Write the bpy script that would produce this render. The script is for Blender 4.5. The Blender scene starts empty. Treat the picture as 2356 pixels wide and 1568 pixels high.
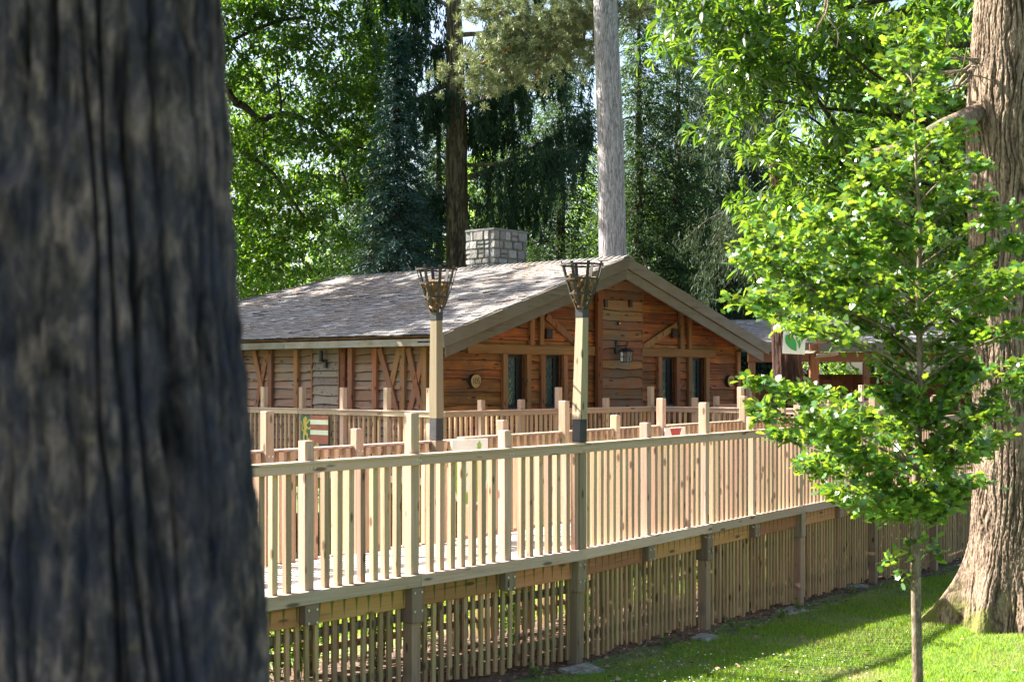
import bpy, bmesh, math, random
import numpy as np
from mathutils import Vector, Matrix
random.seed(7); rng = np.random.default_rng(11)
PI = math.pi
SC = bpy.context.scene; COL = SC.collection

# ------------------------------------------------------------------ camera, sky, sun
YAW = math.radians(42.3)                     # view direction measured from the boardwalk's direction (+X)
FW = (math.cos(YAW), math.sin(YAW)); RT = (math.sin(YAW), -math.cos(YAW))
FPX, HOR, CXP = 3272.0, 869.0, 1178.0        # focal length / horizon / centre measured on the photograph
cam = bpy.data.objects.new('camera', bpy.data.cameras.new('camera')); COL.objects.link(cam)
cam.location = (0, 0, 3.0); cam.rotation_euler = (PI/2, 0, YAW - PI/2)
cam.data.sensor_width = 36; cam.data.lens = 36*FPX/2356; cam.data.shift_y = (HOR-784)/2356
cam.data.clip_end = 2000; cam.data.clip_start = 0.05
cam.data.dof.use_dof = True; cam.data.dof.focus_distance = 25.0; cam.data.dof.aperture_fstop = 4.2
SC.camera = cam
SUN_EL, SUN_AZ = math.radians(43), math.radians(-20)      # azimuth from +Y towards +X
to_sun = Vector((math.sin(SUN_AZ)*math.cos(SUN_EL), math.cos(SUN_AZ)*math.cos(SUN_EL), math.sin(SUN_EL)))
sl = bpy.data.lights.new('sun', 'SUN'); sl.energy = 5.0; sl.angle = math.radians(0.5); sl.color = (1, .94, .84)
so = bpy.data.objects.new('sun', sl); COL.objects.link(so)
so.rotation_euler = to_sun.to_track_quat('Z', 'Y').to_euler(); so.location = (0, 0, 60)
W = bpy.data.worlds.new('World'); SC.world = W; W.use_nodes = True
nt = W.node_tree; nt.nodes.clear()
sky = nt.nodes.new('ShaderNodeTexSky'); sky.sky_type = 'NISHITA'; sky.sun_disc = False
sky.sun_elevation = SUN_EL; sky.sun_rotation = SUN_AZ; sky.dust_density = 3.0
bg = nt.nodes.new('ShaderNodeBackground'); bg.inputs[1].default_value = 0.062
wo = nt.nodes.new('ShaderNodeOutputWorld')
nt.links.new(sky.outputs[0], bg.inputs[0]); nt.links.new(bg.outputs[0], wo.inputs[0])
SC.view_settings.view_transform = 'Standard'; SC.view_settings.look = 'None'
SC.view_settings.gamma = 1; SC.view_settings.exposure = 2.5
SC.render.engine = 'CYCLES'
SC.cycles.max_bounces = 7; SC.cycles.diffuse_bounces = 4; SC.cycles.transmission_bounces = 5
SC.cycles.glossy_bounces = 3; SC.cycles.use_denoising = True; SC.cycles.sample_clamp_indirect = 4

def P(v, y, dep):                            # a point of the place from where it shows and its real distance
    l = (v-CXP)/FPX*dep
    return np.array((FW[0]*dep+RT[0]*l, FW[1]*dep+RT[1]*l, 3+(HOR-y)/FPX*dep))
def onx(v, y0):                              # x on the vertical plane y=y0
    r = (v-CXP)/FPX; d = y0/(FW[1]+RT[1]*r); return d*(FW[0]+RT[0]*r)
def ony(v, x0):
    r = (v-CXP)/FPX; d = x0/(FW[0]+RT[0]*r); return d*(FW[1]+RT[1]*r)
def zat(x, y, vy):
    d = FW[0]*x+FW[1]*y; return 3+(HOR-vy)/FPX*d

# ------------------------------------------------------------------ helpers
def hash3(i, j, k):
    h = (i*374761393 + j*668265263 + k*2147483647 + 144665) & 0xffffffff
    h = ((h ^ (h >> 13))*1274126177) & 0xffffffff
    h = (h ^ (h >> 16)) & 0xffffffff
    return h/4294967295.0
def vnoise(p):
    p = np.asarray(p, float); f = np.floor(p); i = f.astype(np.int64); t = p-f; t = t*t*(3-2*t)
    o = 0
    for a in (0, 1):
        for b in (0, 1):
            for c in (0, 1):
                w = (t[..., 0] if a else 1-t[..., 0])*(t[..., 1] if b else 1-t[..., 1])*(t[..., 2] if c else 1-t[..., 2])
                o = o + w*hash3(i[..., 0]+a, i[..., 1]+b, i[..., 2]+c)
    return o
def fbm(p, n=4):
    o = 0; a = .5
    for k in range(n):
        o = o + a*vnoise(p*(2**k)+k*17.3); a *= .5
    return o

def tag(o, label=None, cat=None, group=None, kind=None):
    if label: o['label'] = label
    if cat: o['category'] = cat
    if group: o['group'] = group
    if kind: o['kind'] = kind
    return o
def empty(name, loc, rz=0, label=None, cat=None, group=None):
    o = bpy.data.objects.new(name, None); COL.objects.link(o)
    o.location = loc; o.rotation_euler = (0, 0, rz); o.empty_display_size = .2
    return tag(o, label, cat, group)
def link(name, me, mat, parent=None, smooth=False):
    o = bpy.data.objects.new(name, me); COL.objects.link(o)
    if mat is not None and not me.materials:
        for m in (mat if isinstance(mat, (list, tuple)) else [mat]): me.materials.append(m)
    if smooth: me.shade_smooth()
    if parent is not None: o.parent = parent
    return o
def npmesh(name, V, F, uv=None):             # F: (n,k) array of equal faces
    me = bpy.data.meshes.new(name); V = np.asarray(V, np.float32); F = np.asarray(F, np.int32)
    n, k = F.shape
    me.vertices.add(len(V)); me.vertices.foreach_set('co', V.ravel())
    me.loops.add(n*k); me.loops.foreach_set('vertex_index', F.ravel())
    me.polygons.add(n); me.polygons.foreach_set('loop_start', np.arange(0, n*k, k, dtype=np.int32))
    me.polygons.foreach_set('loop_total', np.full(n, k, np.int32))
    me.update(calc_edges=True)
    return me

class MB:                                    # collects shapes for ONE mesh
    def __init__(s): s.bm = bmesh.new()
    def hexa(s, pts, mi=0, m2=None):         # 8 points: bottom ring then top ring; m2: slot of the first side
        v = [s.bm.verts.new(p) for p in pts]
        for f in ((3, 2, 1, 0), (4, 5, 6, 7), (0, 1, 5, 4), (1, 2, 6, 5), (2, 3, 7, 6), (3, 0, 4, 7)):
            q = s.bm.faces.new([v[i] for i in f]); q.material_index = m2 if (m2 is not None and f == (0, 1, 5, 4)) else mi
        return s
    def box(s, x0, x1, y0, y1, z0, z1, dz=0, mi=0):      # dz: rise of the far x end
        return s.hexa([(x0, y0, z0), (x1, y0, z0+dz), (x1, y1, z0+dz), (x0, y1, z0),
                       (x0, y0, z1), (x1, y0, z1+dz), (x1, y1, z1+dz), (x0, y1, z1)], mi)
    def prism(s, poly, y0, y1, mi=0, ax='y'):
        def q(a, b, c): return (a, c, b) if ax == 'y' else ((c, a, b) if ax == 'x' else (a, b, c))
        A = [s.bm.verts.new(q(a, b, y0)) for a, b in poly]; B = [s.bm.verts.new(q(a, b, y1)) for a, b in poly]
        n = len(poly); fs = [s.bm.faces.new(A), s.bm.faces.new(B[::-1])]
        for i in range(n): fs.append(s.bm.faces.new((A[i], A[(i+1) % n], B[(i+1) % n], B[i])))
        for f in fs: f.material_index = mi
        return s
    def bar(s, a, b, w, t, up=(0, 0, 1), mi=0):          # box beam between points
        a = Vector(a); b = Vector(b); d = (b-a).normalized(); u = Vector(up)
        x = d.cross(u)
        if x.length < 1e-4: x = d.cross(Vector((1, 0, 0)))
        x.normalize(); z = x.cross(d)
        o = [(-w/2, -t/2), (w/2, -t/2), (w/2, t/2), (-w/2, t/2)]
        return s.hexa([a+x*i+z*j for i, j in o]+[b+x*i+z*j for i, j in o], mi)
    def tube(s, pts, rad, n=8, mi=0):
        pts = [Vector(p) for p in pts]; rings = []
        if not hasattr(rad, '__len__'): rad = [rad]*len(pts)
        X = None
        for i, p in enumerate(pts):
            d = (pts[min(i+1, len(pts)-1)]-pts[max(i-1, 0)]).normalized()
            if X is None:
                X = d.cross(Vector((0, 0, 1)))
                if X.length < .1: X = d.cross(Vector((1, 0, 0)))
            X = (X-d*X.dot(d)).normalized(); Y = d.cross(X)
            rings.append([s.bm.verts.new(p+(X*math.cos(2*PI*k/n)+Y*math.sin(2*PI*k/n))*rad[i]) for k in range(n)])
        for a, b in zip(rings, rings[1:]):
            for k in range(n):
                f = s.bm.faces.new((a[k], a[(k+1) % n], b[(k+1) % n], b[k])); f.material_index = mi
        for r in (rings[0][::-1], rings[-1]):
            f = s.bm.faces.new(r); f.material_index = mi
        return s
    def build(s, name, mat, parent=None, bevel=0, smooth=False):
        bmesh.ops.recalc_face_normals(s.bm, faces=s.bm.faces)
        if bevel:
            bmesh.ops.bevel(s.bm, geom=list(s.bm.edges), offset=bevel, segments=1, affect='EDGES', clamp_overlap=True)
        me = bpy.data.meshes.new(name); s.bm.to_mesh(me); s.bm.free()
        return link(name, me, mat, parent, smooth)

# ------------------------------------------------------------------ materials
def newmat(name):
    m = bpy.data.materials.new(name); m.use_nodes = True; n = m.node_tree; n.nodes.clear()
    out = n.nodes.new('ShaderNodeOutputMaterial'); p = n.nodes.new('ShaderNodeBsdfPrincipled')
    n.links.new(p.outputs[0], out.inputs[0]); return m, n, p, out
def nd(n, t, **k):
    x = n.nodes.new('ShaderNode'+t)
    for a, b in k.items(): setattr(x, a, b)
    return x
def ramp(n, src, stops):
    r = nd(n, 'ValToRGB'); e = r.color_ramp.elements
    while len(e) < len(stops): e.new(.5)
    for i, (p, c) in enumerate(stops):
        e[i].position = p; e[i].color = (*c, 1) if len(c) == 3 else c
    n.links.new(src, r.inputs[0]); return r.outputs[0]
def mixc(n, fac, a, b, mode='MIX'):
    x = nd(n, 'Mix', data_type='RGBA', blend_type=mode)
    for s, v in ((x.inputs[0], fac), (x.inputs[6], a), (x.inputs[7], b)):
        if isinstance(v, (int, float)): s.default_value = v
        elif isinstance(v, tuple): s.default_value = (*v, 1)
        else: n.links.new(v, s)
    return x.outputs[2]
def mth(n, op, a, b=None):
    x = nd(n, 'Math', operation=op)
    for i, v in enumerate((a, b)):
        if v is None: continue
        if isinstance(v, (int, float)): x.inputs[i].default_value = v
        else: n.links.new(v, x.inputs[i])
    return x.outputs[0]
def coords(n, scale=(1, 1, 1), obj_rand=True, world=False):
    tc = nd(n, 'TexCoord'); src = tc.outputs['Object']
    if world:
        g = nd(n, 'NewGeometry'); src = g.outputs['Position']
    if obj_rand:
        oi = nd(n, 'ObjectInfo'); mm = nd(n, 'VectorMath', operation='MULTIPLY_ADD')
        c = nd(n, 'CombineXYZ')
        for i in range(3): n.links.new(oi.outputs['Random'], c.inputs[i])
        n.links.new(c.outputs[0], mm.inputs[0]); mm.inputs[1].default_value = (37, 53, 71)
        n.links.new(src, mm.inputs[2]); src = mm.outputs[0]
    mp = nd(n, 'Mapping'); mp.inputs['Scale'].default_value = scale
    n.links.new(src, mp.inputs[0]); return mp.outputs[0]
def noise(n, vec, scale, detail=4, rough=.55, dist=0, out=0):
    x = nd(n, 'TexNoise'); x.inputs['Scale'].default_value = scale; x.inputs['Detail'].default_value = detail
    x.inputs['Roughness'].default_value = rough; x.inputs['Distortion'].default_value = dist
    n.links.new(vec, x.inputs['Vector']); return x.outputs[out]
def bump(n, p, h, strength=.3, dist=.01):
    b = nd(n, 'Bump'); b.inputs['Strength'].default_value = strength; b.inputs['Distance'].default_value = dist
    n.links.new(h, b.inputs['Height']); n.links.new(b.outputs[0], p.inputs['Normal'])

def wood(name, dark, mid, light, axis='x', green=0.0, greencol=(.17, .2, .08), grey=0.0, greycol=(.27, .26, .25),
         rough=.75, grain=1.0, island=False, knots=True, streak=False):
    m, n, p, out = newmat(name)
    lo, hi = 1.6*grain, 42*grain
    sc = {'x': (lo, hi, hi), 'y': (hi, lo, hi), 'z': (hi, hi, lo)}[axis]
    v = coords(n, sc)
    g1 = noise(n, v, 1.0, 5, .65, .6)
    v2 = coords(n, tuple(s*.25 for s in sc)); g2 = noise(n, v2, 1.0, 3, .5, 1.0)
    c = ramp(n, g1, [(.3, dark), (.5, mid), (.72, light)])
    c = mixc(n, ramp(n, g2, [(.4, (0, 0, 0)), (.65, (1, 1, 1))]), c, mid)
    big = coords(n, (1, 1, 1)); b1 = noise(n, big, 1.3, 3, .6)
    if green: c = mixc(n, mth(n, 'MULTIPLY', ramp(n, b1, [(.42, (0, 0, 0)), (.62, (1, 1, 1))]), green), c, greencol)
    if grey:
        b2 = noise(n, coords(n, (2.3, 2.3, 3.1)), 1, 4, .65)
        c = mixc(n, mth(n, 'MULTIPLY', ramp(n, b2, [(.38, (0, 0, 0)), (.6, (1, 1, 1))]), grey), c, greycol)
    if knots:
        ks = {'x': (2.2, 9, 9), 'y': (9, 2.2, 9), 'z': (9, 9, 3.4)}[axis]
        vo = nd(n, 'TexVoronoi'); vo.inputs['Scale'].default_value = 1.0; n.links.new(coords(n, ks), vo.inputs['Vector'])
        c = mixc(n, ramp(n, vo.outputs['Distance'], [(.12, (.85,)*3), (.2, (0, 0, 0))]), c, tuple(.35*x for x in dark))
    if streak:                                   # algae runs where water drips between the deck boards
        tc = nd(n, 'TexCoord'); sp = nd(n, 'SeparateXYZ'); n.links.new(tc.outputs['Object'], sp.inputs[0])
        fx = mth(n, 'FRACT', mth(n, 'DIVIDE', mth(n, 'ADD', sp.outputs[0], mth(n, 'MULTIPLY', b1, .02)), .142))
        dd = mth(n, 'ABSOLUTE', mth(n, 'SUBTRACT', fx, .5))
        zz = mth(n, 'MULTIPLY', mth(n, 'ADD', sp.outputs[2], .32), .75)
        f = mth(n, 'SUBTRACT', mth(n, 'MULTIPLY', zz, mth(n, 'ADD', noise(n, big, 6, 3), .45)), dd)
        c = mixc(n, ramp(n, f, [(.0, (0, 0, 0)), (.05, (.85,)*3)]), c, (.075, .095, .015))
    # tone differs from board to board
    if island:
        g = nd(n, 'NewGeometry'); r = g.outputs['Random Per Island']
    else:
        oi = nd(n, 'ObjectInfo'); r = oi.outputs['Random']
    hs = nd(n, 'HueSaturation'); n.links.new(c, hs.inputs['Color'])
    mr = nd(n, 'MapRange'); n.links.new(r, mr.inputs[0]); mr.inputs[3].default_value = .72; mr.inputs[4].default_value = 1.2
    n.links.new(mr.outputs[0], hs.inputs['Value'])
    r2 = mth(n, 'FRACT', mth(n, 'MULTIPLY', r, 7.31)); m2 = nd(n, 'MapRange'); n.links.new(r2, m2.inputs[0])
    m2.inputs[3].default_value = .484; m2.inputs[4].default_value = .512; n.links.new(m2.outputs[0], hs.inputs['Hue'])
    n.links.new(hs.outputs[0], p.inputs['Base Color'])
    p.inputs['Roughness'].default_value = rough; p.inputs['Specular IOR Level'].default_value = .25
    bump(n, p, g1, .5, .004)
    return m
def plain(name, c, rough=.6, metal=0, var=.15, scale=12, bmp=.1, spec=.4):
    m, n, p, out = newmat(name)
    v = coords(n); g = noise(n, v, scale, 5, .6)
    n.links.new(ramp(n, g, [(.3, tuple(x*(1-var) for x in c)), (.7, tuple(min(1, x*(1+var)) for x in c))]), p.inputs['Base Color'])
    p.inputs['Roughness'].default_value = rough; p.inputs['Metallic'].default_value = metal
    p.inputs['Specular IOR Level'].default_value = spec
    if bmp: bump(n, p, g, bmp, .004)
    return m
def leafmat(name, c, trans, tfac=.45, var=.35, rough=.42, hue=.02, spec=.5):
    m, n, p, out = newmat(name)
    g = nd(n, 'NewGeometry'); r = g.outputs['Random Per Island']
    hs = nd(n, 'HueSaturation'); hs.inputs['Color'].default_value = (*c, 1)
    mr = nd(n, 'MapRange'); n.links.new(r, mr.inputs[0]); mr.inputs[3].default_value = 1-var; mr.inputs[4].default_value = 1+var
    n.links.new(mr.outputs[0], hs.inputs['Value'])
    r2 = mth(n, 'FRACT', mth(n, 'MULTIPLY', r, 13.7)); m2 = nd(n, 'MapRange'); n.links.new(r2, m2.inputs[0])
    m2.inputs[3].default_value = .5-hue; m2.inputs[4].default_value = .5+hue; n.links.new(m2.outputs[0], hs.inputs['Hue'])
    n.links.new(hs.outputs[0], p.inputs['Base Color']); p.inputs['Roughness'].default_value = rough
    p.inputs['Specular IOR Level'].default_value = spec
    t = nd(n, 'BsdfTranslucent'); h2 = nd(n, 'HueSaturation'); h2.inputs['Color'].default_value = (*trans, 1)
    n.links.new(mr.outputs[0], h2.inputs['Value']); n.links.new(m2.outputs[0], h2.inputs['Hue'])
    n.links.new(h2.outputs[0], t.inputs[0])
    mx = nd(n, 'MixShader'); mx.inputs[0].default_value = tfac
    n.links.new(p.outputs[0], mx.inputs[1]); n.links.new(t.outputs[0], mx.inputs[2]); n.links.new(mx.outputs[0], out.inputs[0])
    return m
def patchy(m, col, lo, hi):                       # worn patches of another colour, laid in the place's own coordinates
    n = m.node_tree; f = ramp(n, noise(n, coords(n, (1, 1, 1), False, True), .9, 4, .6), [(lo, (0, 0, 0)), (hi, (.9,)*3)])
    for x in list(n.nodes):
        if x.bl_idname == 'ShaderNodeHueSaturation':
            for l in list(x.outputs[0].links):
                t = l.to_socket; o = mixc(n, f, x.outputs[0], col); n.links.new(o, t)
def barkmat(name, dark, mid, light, sc=(9, 9, 2.2), moss=None, mossz=(0, 1), bdist=.03, bst=.8, accent=None):
    m, n, p, out = newmat(name)
    v = coords(n, sc, obj_rand=False)
    g = noise(n, v, 1.0, 7, .62, .7)
    g2 = noise(n, coords(n, (sc[0]*3.1, sc[1]*3.1, sc[2]*2.2), obj_rand=False), 1.0, 6, .7, .3)
    lowf = noise(n, coords(n, tuple(q*.22 for q in sc), obj_rand=False), 1.0, 3)
    h = mth(n, 'ADD', mth(n, 'ADD', mth(n, 'MULTIPLY', g, .75), mth(n, 'MULTIPLY', g2, .45)), mth(n, 'MULTIPLY', lowf, .25))
    c = ramp(n, h, [(.58, dark), (.74, mid), (.92, light)])
    at = nd(n, 'Attribute', attribute_name='furrow')
    c = mixc(n, mth(n, 'MULTIPLY', at.outputs['Fac'], .9), c, tuple(x*.6 for x in dark))
    if accent:
        c = mixc(n, mth(n, 'MULTIPLY', ramp(n, noise(n, v, .35, 3), [(.45, (0, 0, 0)), (.62, (1, 1, 1))]), .6), c, accent)
    if moss:
        g0 = nd(n, 'NewGeometry'); sp = nd(n, 'SeparateXYZ'); n.links.new(g0.outputs['Position'], sp.inputs[0])
        mz = nd(n, 'MapRange'); n.links.new(sp.outputs[2], mz.inputs[0]); mz.inputs[1].default_value = mossz[1]; mz.inputs[2].default_value = mossz[0]
        mn = noise(n, coords(n, (1.6, 1.6, 1.6), False), 1.4, 5, .6)
        f = ramp(n, mth(n, 'MULTIPLY', mz.outputs[0], mn), [(.36, (0, 0, 0)), (.46, (.85,)*3)])
        c = mixc(n, f, c, moss)
    n.links.new(c, p.inputs['Base Color']); p.inputs['Roughness'].default_value = .9; p.inputs['Specular IOR Level'].default_value = .2
    bump(n, p, h, bst, bdist); return m

M = {}
FENCE = dict(dark=(.30, .19, .14), mid=(.48, .325, .24), light=(.58, .435, .335))
M['post'] = wood('post timber', axis='z', green=.35, greencol=(.38, .31, .19), **FENCE)
M['rail'] = wood('rail timber', (.31, .20, .13), (.50, .342, .25), (.60, .455, .355), axis='x', green=.0, grey=.5, greycol=(.48, .37, .31))
M['baluster'] = wood('baluster timber', (.28, .165, .108), (.48, .31, .21), (.58, .41, .295), axis='z', green=.4, greencol=(.40, .33, .18))
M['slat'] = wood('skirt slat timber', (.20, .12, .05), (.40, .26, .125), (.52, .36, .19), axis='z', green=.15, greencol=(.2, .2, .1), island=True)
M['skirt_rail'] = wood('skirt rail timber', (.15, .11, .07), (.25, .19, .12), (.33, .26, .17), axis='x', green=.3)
M['beam'] = wood('beam timber', (.22, .09, .035), (.43, .20, .08), (.54, .29, .13), axis='x', green=.12, greencol=(.18, .18, .04), streak=True)
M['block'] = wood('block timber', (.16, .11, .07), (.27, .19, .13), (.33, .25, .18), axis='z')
M['bark_edge_shade'] = plain('waney bark edge and lap shade', (.035, .022, .014), .95, 0, .5, 14)  # dark board edge and underside: bark, plus lap shadow put into the colour
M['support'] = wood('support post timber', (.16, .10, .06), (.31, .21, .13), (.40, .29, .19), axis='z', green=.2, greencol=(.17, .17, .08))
M['deck'] = wood('deck timber', (.36, .33, .29), (.5, .47, .42), (.6, .57, .52), axis='y', island=True, knots=False)
M['beacon'] = wood('beacon post timber', (.17, .125, .085), (.28, .215, .15), (.36, .29, .21), axis='z', green=.3, greencol=(.22, .20, .09), grain=.6)
M['barge'] = wood('barge timber', (.06, .045, .032), (.145, .115, .09), (.21, .17, .135), axis='x', green=.25, greencol=(.12, .12, .05), knots=False, grey=.6, greycol=(.17, .15, .135), grain=.5)
M['eave'] = wood('eave timber', (.08, .06, .04), (.19, .155, .115), (.27, .23, .175), knots=False, axis='y', green=.2, greencol=(.12, .12, .05), grey=.5, grain=.5)
M['clad_x'] = wood('gable boarding', (.05, .015, .004), (.29, .10, .024), (.50, .21, .055), axis='x', grey=.65, greycol=(.10, .06, .035), island=True, grain=.5)
M['clad_y'] = wood('side boarding', (.09, .04, .02), (.27, .14, .075), (.36, .21, .13), axis='y', grey=.75, greycol=(.22, .175, .15), island=True, grain=.5)
M['stud'] = wood('timber frame', (.10, .038, .014), (.25, .105, .04), (.35, .17, .075), axis='z', grey=.4, greycol=(.19, .13, .09), grain=.5)
M['tie'] = wood('tie beam timber', (.08, .03, .01), (.22, .095, .032), (.31, .15, .06), knots=False, axis='x', grey=.4, greycol=(.15, .10, .06), grain=.5)
M['grey_board'] = wood('grey boarding', (.10, .07, .05), (.25, .18, .12), (.34, .26, .19), axis='x', grey=.6, greycol=(.25, .22, .19), island=True, grain=.5)
M['bay_board'] = wood('centre bay boarding', (.06, .022, .009), (.22, .09, .035), (.33, .16, .075), axis='x', grey=.8, greycol=(.15, .12, .09), island=True, grain=.5)
M['soffit'] = wood('soffit timber', (.16, .06, .02), (.33, .145, .05), (.42, .21, .08), axis='y', island=True)
M['red_board'] = wood('red brown boarding', (.06, .02, .01), (.15, .05, .022), (.2, .075, .035), axis='z', island=True)
M['slice'] = wood('log slice', (.2, .12, .05), (.34, .22, .1), (.42, .28, .14), axis='y', knots=False)
M['metal_black'] = plain('black painted iron', (.025, .025, .028), .5, 0, .3)
M['iron'] = plain('weathered iron', (.035, .028, .024), .6, .3, .5)
M['steel'] = plain('galvanised steel', (.5, .5, .5), .4, .8, .1)
M['black'] = plain('black casing', (.008, .007, .007), .6, 0, .2)
M['vent'] = plain('brown plastic', (.05, .02, .014), .5, 0, .2)
M['stain'] = plain('dark stained timber', (.035, .036, .04), .8, 0, .35, 8)
M['white'] = plain('white paint', (.78, .76, .70), .6, 0, .08, 6)
M['cloth'] = plain('white cloth', (.8, .79, .78), .8, 0, .04, 4)
M['signgreen'] = plain('green paint', (.25, .40, .07), .6, 0, .15, 6)
M['leafgreen'] = plain('green print', (.06, .33, .09), .7, 0, .1, 6)
M['signred'] = plain('red paint', (.42, .035, .03), .6, 0, .12, 6)
M['brickred'] = plain('faded red paint', (.32, .10, .065), .7, 0, .15, 8)
M['cream'] = plain('cream paint', (.66, .68, .53), .7, 0, .08, 8)
M['darkblue'] = plain('dark blue paint', (.03, .05, .065), .7, 0, .3, 8)
M['darkgreen'] = plain('dark green paint', (.045, .10, .06), .7, 0, .3, 8)
M['gold'] = plain('yellow paint', (.45, .33, .06), .6, 0, .15, 14)
M['lead'] = plain('lead came', (.13, .12, .09), .5, .3, .15)
M['ink'] = plain('burnt lettering', (.05, .03, .02), .8, 0, .1)
def glassm():
    m, n, p, out = newmat('window glass'); v = coords(n)
    n.links.new(ramp(n, noise(n, v, 2.2, 3), [(.35, (.012, .04, .045)), (.7, (.04, .11, .115))]), p.inputs['Base Color'])
    p.inputs['Roughness'].default_value = .06; p.inputs['Specular IOR Level'].default_value = .9
    bump(n, p, noise(n, v, 5, 2), .15, .01); return m
M['glass'] = glassm()
def curtm():
    m, n, p, out = newmat('lamp glass'); p.inputs['Base Color'].default_value = (.6, .65, .66, 1); p.inputs['Transmission Weight'].default_value = .8
    p.inputs['Roughness'].default_value = .1; return m
M['lampglass'] = curtm()
def shinglem():
    m, n, p, out = newmat('roof shingles')
    g = nd(n, 'NewGeometry'); r = g.outputs['Random Per Island']
    c = ramp(n, r, [(0, (.14, .14, .145)), (.5, (.185, .18, .18)), (.85, (.25, .245, .25)), (1, (.50, .51, .54))])
    v = coords(n, (1, 1, 1), False)
    gr = noise(n, coords(n, (3, 40, 3), False), 1, 4)
    c = mixc(n, mth(n, 'MULTIPLY', gr, .45), c, (.14, .12, .11))
    f = mth(n, 'MULTIPLY', ramp(n, noise(n, v, .55, 4, .6), [(.4, (.25,)*3), (.6, (1, 1, 1))]),
            ramp(n, noise(n, v, 21, 4, .7), [(.42, (0, 0, 0)), (.55, (1, 1, 1))]))
    c = mixc(n, f, c, mixc(n, noise(n, v, 60, 2), (.16, .12, .09), (.28, .21, .155)))
    n.links.new(c, p.inputs['Base Color']); p.inputs['Roughness'].default_value = .65; bump(n, p, gr, .4, .004); return m
M['shingle'] = shinglem(); M['shingle_end_shade'] = plain('shaded shingle butt ends', (.03, .028, .03), .9, 0, .4, 14)  # butt ends painted near-black as the shadow lines between courses
def stonem():
    m, n, p, out = newmat('chimney stone'); g = nd(n, 'NewGeometry')
    c = ramp(n, g.outputs['Random Per Island'], [(0, (.13, .135, .145)), (.35, (.25, .25, .25)), (.7, (.19, .175, .155)), (1, (.38, .38, .375))])
    v = coords(n, (1, 1, 1), False); f = noise(n, v, 9, 6, .7)
    c = mixc(n, ramp(n, f, [(.4, (0, 0, 0)), (.7, (.7,)*3)]), c, (.13, .12, .11))
    n.links.new(c, p.inputs['Base Color']); p.inputs['Roughness'].default_value = .9; bump(n, p, f, .8, .03); return m
M['stone'] = stonem()
M['mortar'] = plain('mortar', (.22, .21, .19), .95, 0, .2, 20)
M['slab'] = plain('pale stone slab', (.24, .235, .20), .95, 0, .45, 9, .6)
def groundm():
    m, n, p, out = newmat('lawn ground'); v = coords(n, (1, 1, 1), False, True)
    a = noise(n, v, .5, 5, .6); b = noise(n, v, 9, 5, .7)
    c = mixc(n, ramp(n, b, [(.3, (0, 0, 0)), (.7, (1, 1, 1))]), (.04, .08, .015), (.12, .17, .035))
    c = mixc(n, ramp(n, a, [(.5, (0, 0, 0)), (.68, (.8,)*3)]), c, (.16, .17, .06))
    n.links.new(c, p.inputs['Base Color']); p.inputs['Roughness'].default_value = .9; bump(n, p, b, .6, .03); return m
M['ground'] = groundm()
def soilm():
    m, n, p, out = newmat('bark mulch'); v = coords(n, (1, 1, 1), False, True)
    vo = nd(n, 'TexVoronoi'); vo.inputs['Scale'].default_value = 28; n.links.new(v, vo.inputs['Vector'])
    c = mixc(n, vo.outputs['Color'], (.025, .016, .01), (.15, .09, .055)); n.links.new(c, p.inputs['Base Color'])
    p.inputs['Roughness'].default_value = .95; bump(n, p, vo.outputs['Distance'], .8, .03); return m
M['soil'] = soilm()
M['grass'] = leafmat('grass blades', (.11, .22, .02), (.38, .56, .025), .42, .4, .5, .03)
patchy(M['grass'], (.40, .38, .14), .5, .72)
M['daisy'] = plain('daisy petals', (.8, .8, .76), .6, 0, .05)
M['chips'] = leafmat('wood chips', (.26, .16, .10), (.1, .05, .03), .05, .6, .8, .01)
M['needle_litter'] = leafmat('fallen needles', (.25, .15, .09), (.1, .05, .03), .05, .5, .8, .01)
M['oakleaf'] = leafmat('young oak leaves', (.04, .12, .02), (.34, .52, .03), .30, .6, .33, .018, .8)
M['chestnutleaf'] = leafmat('sweet chestnut leaves', (.022, .07, .012), (.24, .42, .02), .30, .5, .28, .018, .8)
M['chestnutfar'] = leafmat('far chestnut leaves', (.018, .062, .012), (.20, .38, .015), .34, .5, .38, .02, .5)
M['spruceblue'] = leafmat('blue spruce needles', (.018, .050, .042), (.02, .05, .03), .1, .4, .55, .01, .15)
M['sprucedark'] = leafmat('weeping spruce needles', (.018, .045, .026), (.05, .11, .025), .2, .4, .5, .02, .15)
M['sprucelight'] = leafmat('fir needles', (.028, .062, .028), (.12, .22, .035), .26, .4, .5, .02, .15)
M['pineneedle'] = leafmat('pine needles', (.20, .235, .12), (.2, .24, .07), .25, .35, .5, .015)
M['redwoodleaf'] = leafmat('redwood foliage', (.03, .055, .03), (.07, .09, .03), .2, .4, .6, .02, .15)
M['farleaf'] = leafmat('distant leaves', (.09, .20, .035), (.34, .52, .07), .5, .35, .5, .02)
M['weedleaf'] = leafmat('weed leaves', (.07, .17, .03), (.28, .5, .03), .45, .4, .4, .02)
M['bark_pine'] = barkmat('pine bark', (.005, .005, .009), (.075, .058, .059), (.30, .215, .19), (16, 16, 7), bdist=.03, accent=(.035, .038, .065))
M['bark_oak'] = barkmat('oak bark', (.045, .028, .018), (.22, .16, .115), (.40, .31, .235), (34, 34, 7), moss=(.13, .14, .03), mossz=(-.2, 1.9), bdist=.03)
M['bark_grey'] = barkmat('grey conifer bark', (.13, .12, .13), (.30, .28, .28), (.43, .41, .41), (16, 16, 4), bdist=.02)
M['bark_dark'] = barkmat('mossy conifer bark', (.035, .03, .018), (.12, .10, .06), (.2, .18, .11), (10, 10, 1.8), moss=(.10, .12, .03), mossz=(0, 14), bdist=.03)
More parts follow.
